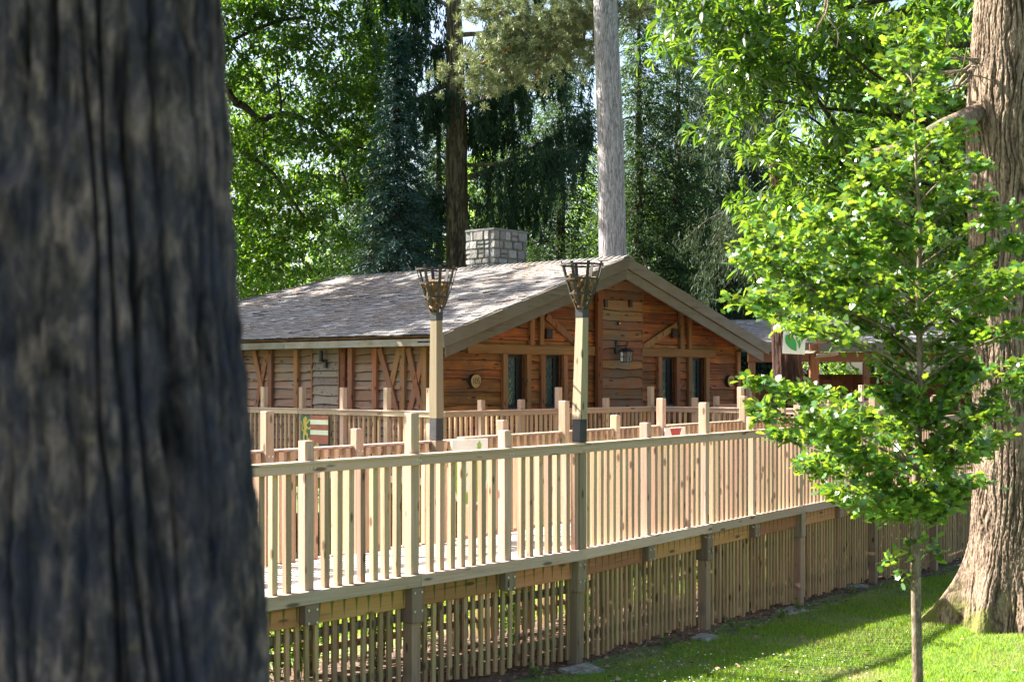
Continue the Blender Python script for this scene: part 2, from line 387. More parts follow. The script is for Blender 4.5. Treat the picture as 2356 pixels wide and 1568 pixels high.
M['bark_red'] = barkmat('redwood bark', (.025, .015, .012), (.10, .045, .03), (.3, .13, .07), (14, 14, 1.2), bdist=.03)
M['bark_twig'] = barkmat('twig bark', (.07, .05, .035), (.19, .14, .1), (.30, .24, .18), (20, 20, 6), bdist=.005, bst=.4)
M['bark_limb'] = barkmat('dark limb bark', (.012, .01, .007), (.04, .032, .022), (.085, .07, .05), (14, 14, 5), bdist=.01)
M['bark_scots'] = barkmat('orange pine bark', (.09, .045, .025), (.22, .12, .07), (.33, .2, .13), (14, 14, 5), bdist=.01)
M['bark_sap'] = barkmat('sapling bark', (.06, .045, .032), (.16, .125, .09), (.30, .24, .19), (30, 30, 12), bdist=.006, bst=.5)
M['logwood'] = barkmat('split firewood', (.05, .03, .015), (.18, .11, .05), (.42, .32, .2), (30, 30, 9), bdist=.006)

# ------------------------------------------------------------------ ground
Y1 = 9.45; BEND = (11.38, 9.47); A2 = math.radians(9); D2 = (math.cos(A2), math.sin(A2))
def gz(x, y):
    x = np.asarray(x, float); y = np.asarray(y, float)
    z = .04-.033*np.clip(x-11.4, -1, 14)
    z = z+.12*(fbm(np.stack([x*.35, y*.35, 0*x], -1), 3)-.45)
    z = z+np.clip((np.hypot(x-16.9, y-6.95)-2.2)/-2.2, 0, 1)*.15
    return z
def gza(x, y): return float(gz(np.array([x]), np.array([y]))[0])
xs = np.concatenate([np.linspace(-300, -4, 22)[:-1], np.linspace(-4, 45, 160), np.linspace(45, 400, 22)[1:]])
ys = np.concatenate([np.linspace(-300, -6, 22)[:-1], np.linspace(-6, 40, 150), np.linspace(40, 400, 22)[1:]])
X, Y = np.meshgrid(xs, ys, indexing='ij'); Z = gz(X, Y)
V = np.stack([X, Y, Z], -1).reshape(-1, 3); nx, ny = X.shape
I = np.arange(nx*ny).reshape(nx, ny)
F = np.stack([I[:-1, :-1], I[1:, :-1], I[1:, 1:], I[:-1, 1:]], -1).reshape(-1, 4)
tag(link('ground', npmesh('ground', V, F), M['ground'], smooth=True), 'green lawn around and below the raised walkway', 'lawn', kind='structure')
# mulch bed under the boardwalk, a sheet a little above the lawn
def strip(name, pts, mat, label, cat):
    V = []; F = []
    for i, (a, b) in enumerate(pts):
        for t in np.linspace(0, 1, 9):
            x = a[0]+(b[0]-a[0])*t; y = a[1]+(b[1]-a[1])*t
            V.append((x, y, gza(x, y)+(.014 if 0 < t < 1 else -.04)))
    for i in range(len(pts)-1):
        for k in range(8):
            q = i*9+k; F.append((q, q+9, q+10, q+1))
    return tag(link(name, npmesh(name, V, F), mat, smooth=True), label, cat, kind='structure')
pts = []
for s in np.arange(-9, 22, .4):
    if s < 0: a = (BEND[0]+s, Y1); nn = (0, 1)
    else: a = (BEND[0]+s*D2[0], BEND[1]+s*D2[1]); nn = (-D2[1], D2[0])
    o0 = -.32+.12*math.sin(s*2.1)+.07*math.sin(s*5.3); o1 = 2.2+.1*math.sin(s*1.7)
    pts.append(((a[0]+nn[0]*o0, a[1]+nn[1]*o0), (a[0]+nn[0]*o1, a[1]+nn[1]*o1)))
strip('soil', pts, M['soil'], 'dark bark mulch bed beneath the raised boardwalk', 'soil')

# ------------------------------------------------------------------ leaf cards and foliage
LENS = np.array([(0, 0, 0), (.22, .42, .05), (.6, .5, .02), (1, 0, -.12), (.6, -.5, .02), (.22, -.42, .05)])
NEED = np.array([(0, -.25, 0), (.6, -.5, .0), (1, 0, -.05), (.6, .5, 0), (0, .25, 0)])
OAK = np.array([(0, 0, 0), (.18, .16, .02), (.30, .36, .05), (.40, .20, .02), (.52, .50, .06), (.64, .27, .02), (.80, .42, .02), (.88, .2, 0),
                (1, 0, -.08), (.88, -.2, 0), (.80, -.42, .02), (.64, -.27, .02), (.52, -.50, .06), (.40, -.20, .02), (.30, -.36, .05), (.18, -.16, .02)])
def unit(a): return a/np.maximum(np.linalg.norm(a, axis=-1, keepdims=True), 1e-9)
def cards(P0, D, L, Wd, tmpl, roll=None, nrm=None):
    """one polygon per point: P0 base, D direction, L length, Wd width"""
    n = len(P0); D = unit(D)
    up = np.tile(np.array([0, 0, 1.]), (n, 1)) if nrm is None else nrm
    S = np.cross(up, D); bad = np.linalg.norm(S, axis=1) < 1e-3; S[bad] = (1, 0, 0); S = unit(S)
    N = np.cross(D, S)
    if roll is not None:
        c, s = np.cos(roll)[:, None], np.sin(roll)[:, None]; S, N = S*c+N*s, N*c-S*s
    k = len(tmpl); L = np.broadcast_to(L, n)[:, None, None]; Wd = np.broadcast_to(Wd, n)[:, None, None]
    V = P0[:, None, :]+D[:, None, :]*tmpl[None, :, :1]*L+S[:, None, :]*tmpl[None, :, 1:2]*Wd+N[:, None, :]*tmpl[None, :, 2:3]*L
    return V.reshape(-1, 3), np.arange(n*k).reshape(n, k)
def foliage(name, mat, parent, P0, D, L, Wd, tmpl, roll=None, org=(0, 0, 0), nrm=None):
    V, F = cards(P0, D, L, Wd, tmpl, roll, nrm)
    return link(name, npmesh(name, V-np.asarray(org), F), mat, parent)
def rdir(n, up=0.0, seed=None):
    d = rng.normal(size=(n, 3)); d[:, 2] += up; return unit(d)
def in_poly(v, y, poly):
    ins = False; j = len(poly)-1
    for i in range(len(poly)):
        a, b = poly[i], poly[j]
        if (a[1] > y) != (b[1] > y) and v < (b[0]-a[0])*(y-a[1])/(b[1]-a[1])+a[0]: ins = not ins
        j = i
    return ins
def scatter(poly, d0, d1, n, mindist=0):
    vs = [p[0] for p in poly]; ysl = [p[1] for p in poly]; out = []
    while len(out) < n:
        v = random.uniform(min(vs), max(vs)); y = random.uniform(min(ysl), max(ysl))
        if in_poly(v, y, poly): out.append(P(v, y, random.uniform(d0, d1)))
    return np.array(out)
def rosettes(C, cr, nr, nl, flat=.35, droop=.25, out=None):
    """clumps C -> rosettes on flattened tiers -> leaves; returns bases and directions"""
    n = len(C); cr = np.broadcast_to(cr, n)
    O = rng.normal(size=(n, nr, 3)); O = unit(O)*rng.uniform(.25, 1, (n, nr, 1))**.6
    O[..., 2] *= flat; R0 = C[:, None, :]+O*cr[:, None, None]
    ax = unit(O*np.array([1, 1, .6])+np.array([0, 0, .35])); ax = ax.reshape(-1, 3); R0 = R0.reshape(-1, 3)
    m = len(R0); a = rng.normal(size=(m, nl, 3)); a = unit(a-ax[:, None]*(a*ax[:, None]).sum(-1, keepdims=True)*1.0)
    D = unit(a+ax[:, None]*rng.uniform(.1, .9, (m, nl, 1))-np.array([0, 0, droop]))
    B = R0[:, None, :]+D*.02
    return B.reshape(-1, 3), D.reshape(-1, 3)
def limb(mb, a, b, r0, r1, sag=.1, n=7, wob=.06):
    a = np.asarray(a, float); b = np.asarray(b, float); L = np.linalg.norm(b-a); pts = []; rs = []
    ph = random.random()*9
    for i in range(n):
        t = i/(n-1); p = a+(b-a)*t; p = p+np.array([math.sin(t*5+ph), math.cos(t*4+ph*2), math.sin(t*6+ph)*.6])*wob*L*math.sin(PI*min(1, t*1.0))*.8
        p[2] += sag*L*math.sin(PI*t); pts.append(p); rs.append(r0+(r1-r0)*t)
    mb.tube(pts, rs, 7); return pts
def trunk(name, mat, parent, pts, rad, nseg=64, nring=160, ridge=.03, fq=7, fz=1.2, org=(0, 0, 0), flare=None, warp=.6, furrows=0, fzz=1.6):
    """a bark-covered trunk whose furrows are real relief"""
    pts = np.asarray(pts, float); rad = np.asarray(rad, float)
    cum = np.concatenate([[0], np.cumsum(np.linalg.norm(np.diff(pts, axis=0), axis=1))]); t = np.linspace(0, cum[-1], nring)
    C = np.stack([np.interp(t, cum, pts[:, i]) for i in range(3)], -1); Rr = np.interp(t, cum, rad)
    th = np.linspace(0, 2*PI, nseg, endpoint=False); T, ZZ = np.meshgrid(th, t)
    q = np.stack([np.cos(T)*fq, np.sin(T)*fq, ZZ*fz], -1)
    wv = fbm(q*.7+5, 3)-.47
    q2 = q+wv[..., None]*warp*3
    n1 = fbm(q2, 4); n2 = vnoise(q2*2.3+9)
    h = np.clip(1-np.abs(n1-.47)*5.0, 0, 1)**2          # 1 in the furrow
    if furrows:                                  # long wandering vertical furrows that split, join and fade
        lo = np.stack([np.cos(T)*1.7, np.sin(T)*1.7, ZZ*fzz], -1); me_ = np.stack([np.cos(T)*5, np.sin(T)*5, ZZ*fzz*2.6], -1)
        w0 = 13*(fbm(lo, 3)-.47); ph = furrows*T+w0+5.0*(fbm(me_+7, 4)-.47); k2 = furrows-4
        ph2 = k2*T+w0+5*(fbm(lo*1.6+13, 3)-.47)+3.5*(fbm(me_+3, 4)-.47)
        m1 = np.clip((vnoise(me_*.9+21)-.22)*2.4, 0, 1); m2 = np.clip((vnoise(me_*.8+43)-.4)*2.6, 0, 1)
        h = np.maximum(np.clip(1-np.abs(np.sin(ph))*1.55, 0, 1)*m1, np.clip(1-np.abs(np.sin(ph2))*1.7, 0, 1)*m2*.9)
    n3 = fbm(q2*np.array([2.1, 2.1, 2.6])+31, 4); h3 = np.clip(1-np.abs(n3-.47)*6, 0, 1)**2*(.22 if furrows else 1)
    n4 = fbm(q*np.array([5, 5, 9])+3, 3)
    dr = -h*ridge*(.6+.8*vnoise(q*.8+77))-h3*ridge*.45+(n2-.5)*ridge*.3+(n4-.45)*ridge*.8+(fbm(q*.3, 2)-.4)*ridge*1.2
    h = np.clip(h+h3*.5+(n4-.47)*1.3*(1 if furrows else .5), 0, 1)
    RR = Rr[:, None]+dr
    if flare is not None: RR = RR+flare(T, ZZ)
    V = np.stack([C[:, None, 0]+np.cos(T)*RR, C[:, None, 1]+np.sin(T)*RR, np.broadcast_to(C[:, None, 2], T.shape)], -1)
    I = np.arange(nring*nseg).reshape(nring, nseg); J = np.roll(I, -1, 1)
    F = np.stack([I[:-1], J[:-1], J[1:], I[1:]], -1).reshape(-1, 4)
    me = npmesh(name, V.reshape(-1, 3)-np.asarray(org), F)
    at = me.attributes.new('furrow', 'FLOAT', 'POINT'); at.data.foreach_set('value', h.astype(np.float32).ravel())
    return link(name, me, mat, parent, smooth=True)

# ------------------------------------------------------------------ boardwalk, railings
def copy_child(o, parent, loc):
    c = o.copy(); COL.objects.link(c); c.parent = parent; c.location = loc; return c
def railing(label, org, ang, L, slope, posts, side, tall_ext, short_ext, H=1.1, pitch=.14, bw=.06, kick=True, group=None, first=0.0):
    """local x along the rail, y across; side=-1: rail boards on the -y side, balusters behind them"""
    root = empty('railing', org, ang, label, 'railing', group)
    s = side
    kinds = {}
    for (x, k, zb) in posts:
        ext = tall_ext if k == 't' else short_ext
        key = (k, round(zb, 1))
        if key not in kinds:
            mb = MB(); mb.box(-.05, .05, -.05, .05, zb, H+ext)
            kinds[key] = mb.build('post', M['post'], root, bevel=.007); kinds[key].location = (x, 0, slope*x)
        else: copy_child(kinds[key], root, (x, 0, slope*x))
    xs = sorted([p[0] for p in posts if p[1] in 't'])
    cuts = [first]+[x+.03 for x in xs if first+.6 < x < L-.6]+[L]
    for a, b in zip(cuts, cuts[1:]):
        y0, y1 = (-.088, -.042) if s < 0 else (.042, .088)
        c0, c1 = (-.108, .0) if s < 0 else (.0, .108)
        mb = MB(); mb.box(0, b-a-.004, y0, y1, H-.1, H-.022, slope*(b-a))
        o = mb.build('rail_board', M['rail'], root, bevel=.004); o.location = (a, 0, slope*a)
        mb = MB(); mb.box(0, b-a-.004, c0, c1, H-.0215, H, slope*(b-a))
        o = mb.build('rail_cap', M['rail'], root, bevel=.004); o.location = (a, 0, slope*a)
        if kick:
            k0, k1 = (-.098, -.02) if s < 0 else (.02, .098)
            mb = MB(); mb.box(0, b-a-.004, k0, k1, -.11, 0, slope*(b-a))
            o = mb.build('bottom_rail', M['rail'], root, bevel=.004); o.location = (a, 0, slope*a)
    b0 = None; cnt = 0; extra = MB(); nex = 0
    px = [p[0] for p in posts]; x = first+.08
    order = []
    while x < L-.04:
        if min([abs(x-q) for q in px]+[9]) > .085: order.append(x)
        x += pitch
    for x in order:
        yb = -.041 if s < 0 else .041-bw
        dx = random.uniform(-.008, .008)
        if cnt < 100:
            if b0 is None:
                mb = MB(); mb.box(-bw/2, bw/2, yb, yb+bw, .001, H-.022); b0 = mb.build('baluster', M['baluster'], root, bevel=.004); b0.location = (x, 0, slope*x)
            else:
                c = copy_child(b0, root, (x+dx, 0, slope*x)); c.rotation_euler = (0, random.uniform(-.004, .004), 0)
        else:
            extra.box(x-bw/2, x+bw/2, yb, yb+bw, slope*x+.001, slope*x+H-.022); nex += 1
        cnt += 1
    if nex:
        o = extra.build('baluster', M['baluster'], root); o['kind'] = 'stuff'
    else: extra.bm.free()
    # coach bolts on the posts
    for (x, k, zb) in posts:
        mb = MB()
        for dx, dz in ((-.022, -.055), (.024, -.06)):
            yy = -.094 if s < 0 else -.056
            mb.tube([(dx, yy, H+dz), (dx, yy+.008, H+dz)], .009, 8)
        o = mb.build('bolt', M['steel'], root); o.location = (x, 0, slope*x)
    return root

SL1 = .008; DK = 1.225                           # deck level at the bend
S0 = -7.4                                        # start of the stretch we can see, measured from the bend
near1 = [(7.78, 's'), (9.02, 't'), (10.28, 's'), (6.54, 't'), (5.3, 's'), (4.1, 't')]
zb1 = DK+SL1*S0
posts = [(x-(BEND[0]+S0), k, -.11) for x, k in near1]
railing('sunlit near handrail of the boardwalk, left stretch before the second torch post', (BEND[0]+S0, Y1, zb1), 0, -S0, SL1, posts, -1, .375, .17, group='railings of the raised boardwalk')
near2 = [(1.56, 's'), (3.08, 't'), (4.5, 's'), (6.1, 't'), (7.6, 's'), (9.2, 't'), (10.8, 's'), (12.4, 't'), (14.2, 's'), (16.0, 't'), (17.8, 's')]
railing('near handrail of the boardwalk behind the oak sapling, right stretch past the second torch post', (BEND[0], BEND[1], DK), A2, 19.5, 0, [(x, k, -.11) for x, k in near2], -1, .375, .17, group='railings of the raised boardwalk')
FB = (BEND[0]-.1, BEND[1]+1.5)
farx = [(8.55, 't'), (9.7, 's'), (11.9-.9, 's') if False else (7.3, 's'), (6.0, 't')]
railing('far handrail of the boardwalk, left stretch ending at the first torch post', (FB[0]+S0, FB[1], zb1), 0, -S0, SL1,
        [(x-(FB[0]+S0), k, -.5) for x, k in ((8.55, 't'), (9.7, 's'), (7.3, 's'), (6.0, 't'), (4.8, 's'))], 1, .375, .17, group='railings of the raised boardwalk')
railing('far handrail of the boardwalk carrying the red and white shield sign', (FB[0], FB[1], DK+.02), A2, 10.6, 0,
        [(x, k, -.5) for x, k in ((.75, 's'), (2.12, 't'), (3.41, 's'), (4.71, 't'), (6.1, 's'), (7.46, 't'), (9.0, 's'))], 1, .375, .17, group='railings of the raised boardwalk')

# boardwalk structure
bw_ = empty('boardwalk', (BEND[0], BEND[1], 0), 0, 'raised timber boardwalk with pale deck boards in full sun', 'boardwalk')
def path_pt(s, off):                              # s along the near edge, off across
    if s < 0: return BEND[0]+s, Y1+off, DK+SL1*s
    return BEND[0]+s*D2[0]-off*D2[1], BEND[1]+s*D2[1]+off*D2[0], DK
mb = MB(); s = S0
while s < 19.4:
    e = s+.135
    off0 = .03
    a = path_pt(s, -off0); b = path_pt(e, -off0); c = path_pt(e, 1.53); d = path_pt(s, 1.53)
    if s < 0 <= e: s = 0.0; continue
    dz = random.uniform(-.0015, .0015)
    top = [(p[0]-BEND[0], p[1]-BEND[1], p[2]-.012+dz) for p in (a, b, c, d)]
    bot = [(q[0], q[1], q[2]-.028) for q in top]
    mb.hexa(bot+top); s += .142
mb.build('deck_boards', M['deck'], bw_, bevel=.003)
def seg_beam(off, s0, s1, z0, z1, w, mat, name, drip=False):
    a = path_pt(s0, off); b = path_pt(s1, off); dx, dy = b[0]-a[0], b[1]-a[1]; L = math.hypot(dx, dy)
    mb = MB(); mb.box(0, L, -w/2, w/2, z0, z1, b[2]-a[2])
    o = mb.build(name, mat, bw_, bevel=.004); o.location = (a[0]-BEND[0], a[1]-BEND[1], a[2]); o.rotation_euler = (0, 0, math.atan2(dy, dx)); return o
sup = sorted([x-BEND[0] for x, k in near1]+[0.0]+[x for x, k in near2])
for off in (.02, 1.5):
    for a, b in zip([S0]+sup, sup+[19.4]):
        if b-a > .1: seg_beam(off, a+.08, b-.08, -.30, -.112, .05, M['beam'], 'edge_beam')
blk = {}
for s in sup:
    big = s == 0 or any(abs(s-(x-BEND[0])) < .01 and k == 't' for x, k in near1) or any(abs(s-x) < .01 and k == 't' for x, k in near2)
    a = path_pt(s, 0); rz = 0 if s < 0 else A2
    for off in (.0, 1.52):
        p = path_pt(s, off); key = big
        if key not in blk:
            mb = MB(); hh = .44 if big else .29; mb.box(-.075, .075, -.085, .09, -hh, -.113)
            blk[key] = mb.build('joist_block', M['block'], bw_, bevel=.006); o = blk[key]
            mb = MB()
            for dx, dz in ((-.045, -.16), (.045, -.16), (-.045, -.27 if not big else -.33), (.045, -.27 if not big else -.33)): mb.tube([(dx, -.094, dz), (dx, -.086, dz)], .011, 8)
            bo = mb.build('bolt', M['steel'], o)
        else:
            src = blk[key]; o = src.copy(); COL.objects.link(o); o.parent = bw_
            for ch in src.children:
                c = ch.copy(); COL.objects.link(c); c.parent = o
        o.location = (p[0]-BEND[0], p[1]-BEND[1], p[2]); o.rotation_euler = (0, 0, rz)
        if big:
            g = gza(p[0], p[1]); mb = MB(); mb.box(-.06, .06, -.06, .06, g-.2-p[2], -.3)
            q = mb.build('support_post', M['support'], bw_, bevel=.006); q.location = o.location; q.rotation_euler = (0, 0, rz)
# skirts of vertical slats below the deck, one each side
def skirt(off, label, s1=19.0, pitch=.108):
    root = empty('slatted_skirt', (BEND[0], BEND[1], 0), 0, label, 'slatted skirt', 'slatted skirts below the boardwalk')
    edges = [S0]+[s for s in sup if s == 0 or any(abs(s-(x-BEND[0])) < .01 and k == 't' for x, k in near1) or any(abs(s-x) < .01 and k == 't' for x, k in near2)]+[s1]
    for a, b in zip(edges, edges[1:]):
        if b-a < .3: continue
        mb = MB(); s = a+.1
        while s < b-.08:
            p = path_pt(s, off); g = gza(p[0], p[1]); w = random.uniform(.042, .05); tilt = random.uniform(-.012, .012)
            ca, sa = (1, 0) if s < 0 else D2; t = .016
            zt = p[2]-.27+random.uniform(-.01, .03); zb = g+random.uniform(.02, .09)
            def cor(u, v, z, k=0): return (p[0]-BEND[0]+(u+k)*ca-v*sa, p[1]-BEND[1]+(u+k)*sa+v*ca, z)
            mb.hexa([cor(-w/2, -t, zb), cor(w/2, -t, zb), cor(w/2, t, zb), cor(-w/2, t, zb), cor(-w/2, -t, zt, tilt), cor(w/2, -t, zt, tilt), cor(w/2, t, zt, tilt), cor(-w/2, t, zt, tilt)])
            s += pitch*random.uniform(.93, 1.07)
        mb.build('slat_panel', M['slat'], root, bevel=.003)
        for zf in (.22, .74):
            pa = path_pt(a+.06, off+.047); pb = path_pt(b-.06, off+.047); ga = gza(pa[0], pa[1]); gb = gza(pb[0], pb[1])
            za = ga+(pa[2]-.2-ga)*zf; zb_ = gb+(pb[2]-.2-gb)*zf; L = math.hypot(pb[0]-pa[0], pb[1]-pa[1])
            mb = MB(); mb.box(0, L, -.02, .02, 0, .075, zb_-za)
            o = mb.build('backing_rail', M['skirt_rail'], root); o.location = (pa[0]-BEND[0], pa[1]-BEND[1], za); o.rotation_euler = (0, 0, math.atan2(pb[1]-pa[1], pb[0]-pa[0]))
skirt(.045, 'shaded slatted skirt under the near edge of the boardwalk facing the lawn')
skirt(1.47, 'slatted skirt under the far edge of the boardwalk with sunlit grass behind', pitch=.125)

# ------------------------------------------------------------------ platform round the cabin
PZ = 1.36
pf = empty('timber_deck', (16.3, 16.4, 0), 0, 'raised timber deck running round the two visible sides of the cabin', 'deck')
mb = MB()
for x0, x1, y0, y1 in ((0, 16, 0, 1.75), (0, 1.6, 1.76, 15), (5.8, 7.7, -4.2, -.01)):
    y = y0
    while y < y1-.05:
        mb.box(x0, x1, y, min(y+.135, y1), PZ-.03, PZ); y += .141
mb.build('deck_boards', M['deck'], pf)
for nm, bx in (('edge_beam', (0, 5.8, -.06, -.01)), ('edge_beam', (-.06, -.01, 0, 14)), ('edge_beam', (5.72, 5.78, -4.2, -.07)), ('edge_beam', (7.72, 16, -.06, -.01))):
    mb = MB(); mb.box(*bx, PZ-.3, PZ-.032); mb.build(nm, M['beam'], pf)
mb = MB()
for i in range(54):
    x = .05+i*.107; g = gza(16.3+x, 16.4)-.02
    if x < 5.7: mb.box(x, x+.045, -.055, -.02, g, PZ-.28)
mb.build('slat_panel', M['slat'], pf)
mb = MB()
for i in range(110):
    y = .05+i*.12; mb.box(-.055, -.02, y, y+.045, gza(16.3, 16.4+y)-.02, PZ-.28)
mb.build('slat_panel', M['slat'], pf)
def tposts(lst): return [(x, k, -.4) for x, k in lst]
RH = 1.1
railing('greenish handrail along the side wall of the cabin, hung with the striped heraldic shield', (16.3, 16.4, PZ), PI/2, 13.5, 0,
        tposts([(.24, 't'), (1.27, 't'), (2.39, 't'), (3.5, 't'), (4.6, 't'), (5.8, 't'), (7.0, 't'), (8.2, 't'), (9.4, 't'), (10.6, 't'), (11.8, 't')]), 1, .375, .17, RH, .125, .042, group='railings of the cabin deck')
railing('handrail in front of the cabin gable below the leaded windows', (16.3, 16.4, PZ), 0, 5.7, 0,
        tposts([(.96, 's'), (1.96, 's'), (2.95, 't'), (4.3, 's'), (5.68, 't')]), -1, .375, .17, RH, .125, .042, group='railings of the cabin deck')
railing('weathered handrail leading from the cabin deck towards the boardwalk', (22.02, 12.4, PZ), PI/2, 3.95, 0,
        tposts([(.2, 's'), (1.99, 't'), (3.0, 's')]), 1, .375, .17, RH, .125, .042, group='railings of the cabin deck')
railing('handrail of the cabin deck right of the bridge, partly behind the oak leaves', (24.1, 16.4, PZ), 0, 8, 0,
        tposts([(.1, 's'), (1.3, 't'), (2.5, 's'), (3.7, 't'), (4.9, 's'), (6.1, 't'), (7.3, 's')]), -1, .375, .17, RH, .125, .042, group='railings of the cabin deck')

# ------------------------------------------------------------------ torches (beacons)
def beacon(label, x, y, zfoot, zrail, ztop, group, lean=0):
    root = empty('torch_post', (x, y, zfoot), 0, label, 'torch', group)
    zt = ztop-.49-zfoot; rb = zrail-zfoot
    mb = MB(); mb.box(-.056, .056, -.056, .056, 0, rb-.0, 0); mb.build('lower_post', M['beacon'], root, bevel=.008)
    mb = MB(); mb.hexa([(-.056, -.056, rb+.001), (.056, -.056, rb+.001), (.056, .056, rb+.001), (-.056, .056, rb+.001),
                        (-.055+lean*.1, -.055, rb+.235), (.055+lean*.1, -.055, rb+.235), (.055+lean*.1, .055, rb+.235), (-.055+lean*.1, .055, rb+.235)])
    mb.build('black_sleeve', M['stain'], root, bevel=.004)
    a, b = rb+.236, zt-.09
    mb = MB(); n = 5
    for i in range(n):
        t0, t1 = i/n, (i+1)/n; o0, o1 = lean*(.1+t0*.9), lean*(.1+t1*.9)
        z0, z1 = a+(b-a)*t0, a+(b-a)*t1; r = .057-.010*t0; r1 = .057-.010*t1
        mb.hexa([(o0-r, -r, z0), (o0+r, -r, z0), (o0+r, r, z0), (o0-r, r, z0), (o1-r1, -r1, z1), (o1+r1, -r1, z1), (o1+r1, r1, z1), (o1-r1, r1, z1)])
    bmesh.ops.remove_doubles(mb.bm, verts=mb.bm.verts, dist=.0005)
    mb.build('wooden_post', M['beacon'], root)
    mb = MB(); mb.box(lean-.051, lean+.051, -.051, .051, zt-.089, zt); mb.build('iron_socket', M['metal_black'], root, bevel=.003)
    bk = MB(); ns = 8
    def rad(z): return .062+.165*(z/.49)**.85
    for i in range(ns):
        a_ = 2*PI*i/ns+.2; pr = [(lean+math.cos(a_)*rad(z), math.sin(a_)*rad(z), zt+z) for z in (0, .12, .25, .38, .49)]
        for p, q in zip(pr, pr[1:]): bk.bar(p, q, .034, .008, up=(math.cos(a_), math.sin(a_), 0))
    for z in (.16, .31, .46):
        R_ = rad(z)+.005; pp = [(lean+math.cos(t)*R_, math.sin(t)*R_, zt+z) for t in np.linspace(0, 2*PI, 25)]
        for p, q in zip(pp, pp[1:]): bk.bar(p, q, .007, .02)
    bo = bk.build('fire_basket', M['iron'], root)
    lg = empty('firewood', (x+lean, y, zfoot+zt), 0, 'split logs heaped in the basket of the '+('far' if lean == 0 else 'near')+' torch post', 'firewood', 'logs in the torch baskets')
    for i in range(26):
        z = random.uniform(.02, .26); a_ = random.uniform(0, 2*PI); rr = rad(z)*.62*random.uniform(.2, 1)
        L = random.uniform(.14, .26); tl = random.uniform(.15, .9); d = Vector((math.cos(a_+1.3)*tl, math.sin(a_+1.3)*tl, 1)).normalized()
        if z > .2: d = Vector((math.cos(a_), math.sin(a_), .25)).normalized()
        c = Vector((math.cos(a_)*rr, math.sin(a_)*rr, z+.05)); r = random.uniform(.028, .05)
        k = 6; ring = [(r*random.uniform(.6, 1.15)*math.cos(2*PI*j/k), r*random.uniform(.6, 1.15)*math.sin(2*PI*j/k)) for j in range(k)]
        X_ = d.orthogonal().normalized(); Y_ = d.cross(X_); m2 = MB(); A_ = []; B_ = []
        for (u, v) in ring:
            A_.append(m2.bm.verts.new(c-d*L/2+X_*u+Y_*v)); B_.append(m2.bm.verts.new(c+d*L/2+X_*u*.85+Y_*v*.85))
        m2.bm.faces.new(A_); m2.bm.faces.new(B_[::-1])
        for j in range(k): m2.bm.faces.new((A_[j], A_[(j+1) % k], B_[(j+1) % k], B_[j]))
        m2.build('log', M['logwood'], lg, bevel=.004)
    return root
beacon('torch post with wood-filled iron fire basket, farther left one in front of the shingled roof', 10.82, FB[1]-.02, .35, 2.33, 4.2, 'torch posts on the boardwalk')
beacon('torch post with wood-filled iron fire basket, nearer one rising before the gable end', 11.44, Y1+.01, .9, 2.335, 4.21, 'torch posts on the boardwalk', lean=.045)

# ------------------------------------------------------------------ cabin
WX0, WX1, WY, WYE = 17.92, 27.45, 18.1, 29.3
PKX, PKZ = 22.62, 5.42; EX0, EX1, EZ = 17.42, 27.85, 3.76
RY0, RYR, RYE = 17.48, 26.2, 30.4                 # barge face, ridge end, hip eave
CB = (WX0, WY, 1.3)
cab = empty('log_cabin', CB, 0, 'brown timber cabin with waney-edged boarding and grey shingle roof', 'cabin')
def loc(x, y, z): return (x-CB[0], y-CB[1], z-CB[2])
def roofz(x): return EZ+(PKZ-EZ)*(1-abs(x-PKX)/(PKX-EX0)) if x < PKX else EZ+(PKZ-EZ)*(1-(x-PKX)/(EX1-PKX))
def clad(lo, hi, z0, z1, expo, plane, fixed, outward, zlim=None, holes=(), step=.09):
    """lapped waney-edge boards; every board is a thick strip with a wandering lower edge"""
    mb = MB(); z = z0; bi = 0
    while z < z1:
        e = expo*random.uniform(.82, 1.22); ztop = z+e+.03
        cuts = sorted({lo, hi, *[a for h in holes for a in h[:2] if h[2] < ztop and h[3] > z]})
        for a, b in zip(cuts, cuts[1:]):
            mid = (a+b)/2
            if any(h[0]-.001 <= mid <= h[1]+.001 and h[2] < ztop-.04 and h[3] > z+.02 for h in holes): continue
            n = max(1, int((b-a)/step)); ph = random.random()*60; prev = None; amp = .028
            for i in range(n+1):
                u = a+(b-a)*i/n; zl = z+amp*(float(vnoise(np.array([u*2.3+ph, bi*3.1, .5])))-.5)*2+.014*(float(vnoise(np.array([u*9+ph, bi*7., 2.5])))-.5)
                zt = min(ztop+.02, zlim(u)) if zlim else ztop+.02
                if zlim: zl = min(zl, zt-.002)
                o0, o1 = .055, .012
                def q(o, zz): return loc(u, fixed-o*outward, zz) if plane == 'y' else loc(fixed-o*outward, u, zz)
                ew = .008+.03*max(0, float(vnoise(np.array([u*3.1+ph, bi*5.7, 8.5])))-.35)
                cur = [mb.bm.verts.new(q(o0-.008, zl)), mb.bm.verts.new(q(o1, zt)), mb.bm.verts.new(q(.0, zl+.002)), mb.bm.verts.new(q(o0, min(zl+ew, zt-.001)))]
                if prev:
                    if not (zlim and zt-zl < .004):
                        mb.bm.faces.new((prev[3], cur[3], cur[1], prev[1]))
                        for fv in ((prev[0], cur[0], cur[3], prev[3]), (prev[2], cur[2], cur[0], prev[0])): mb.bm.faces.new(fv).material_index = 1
                prev = cur
        z += e; bi += 1
    return mb
WIN = [(onx(v0, WY), onx(v1, WY)) for v0, v1 in ((1160, 1202.5), (1247, 1287.5), (1514.5, 1548), (1584, 1615.5))]
WZ0, WZ1 = 2.44, 3.44
holes = [(a, b, WZ0, WZ1) for a, b in WIN]
def gl(u): return roofz(u)-.12
PX0, PX1 = 22.42, 23.80                            # proud centre bay
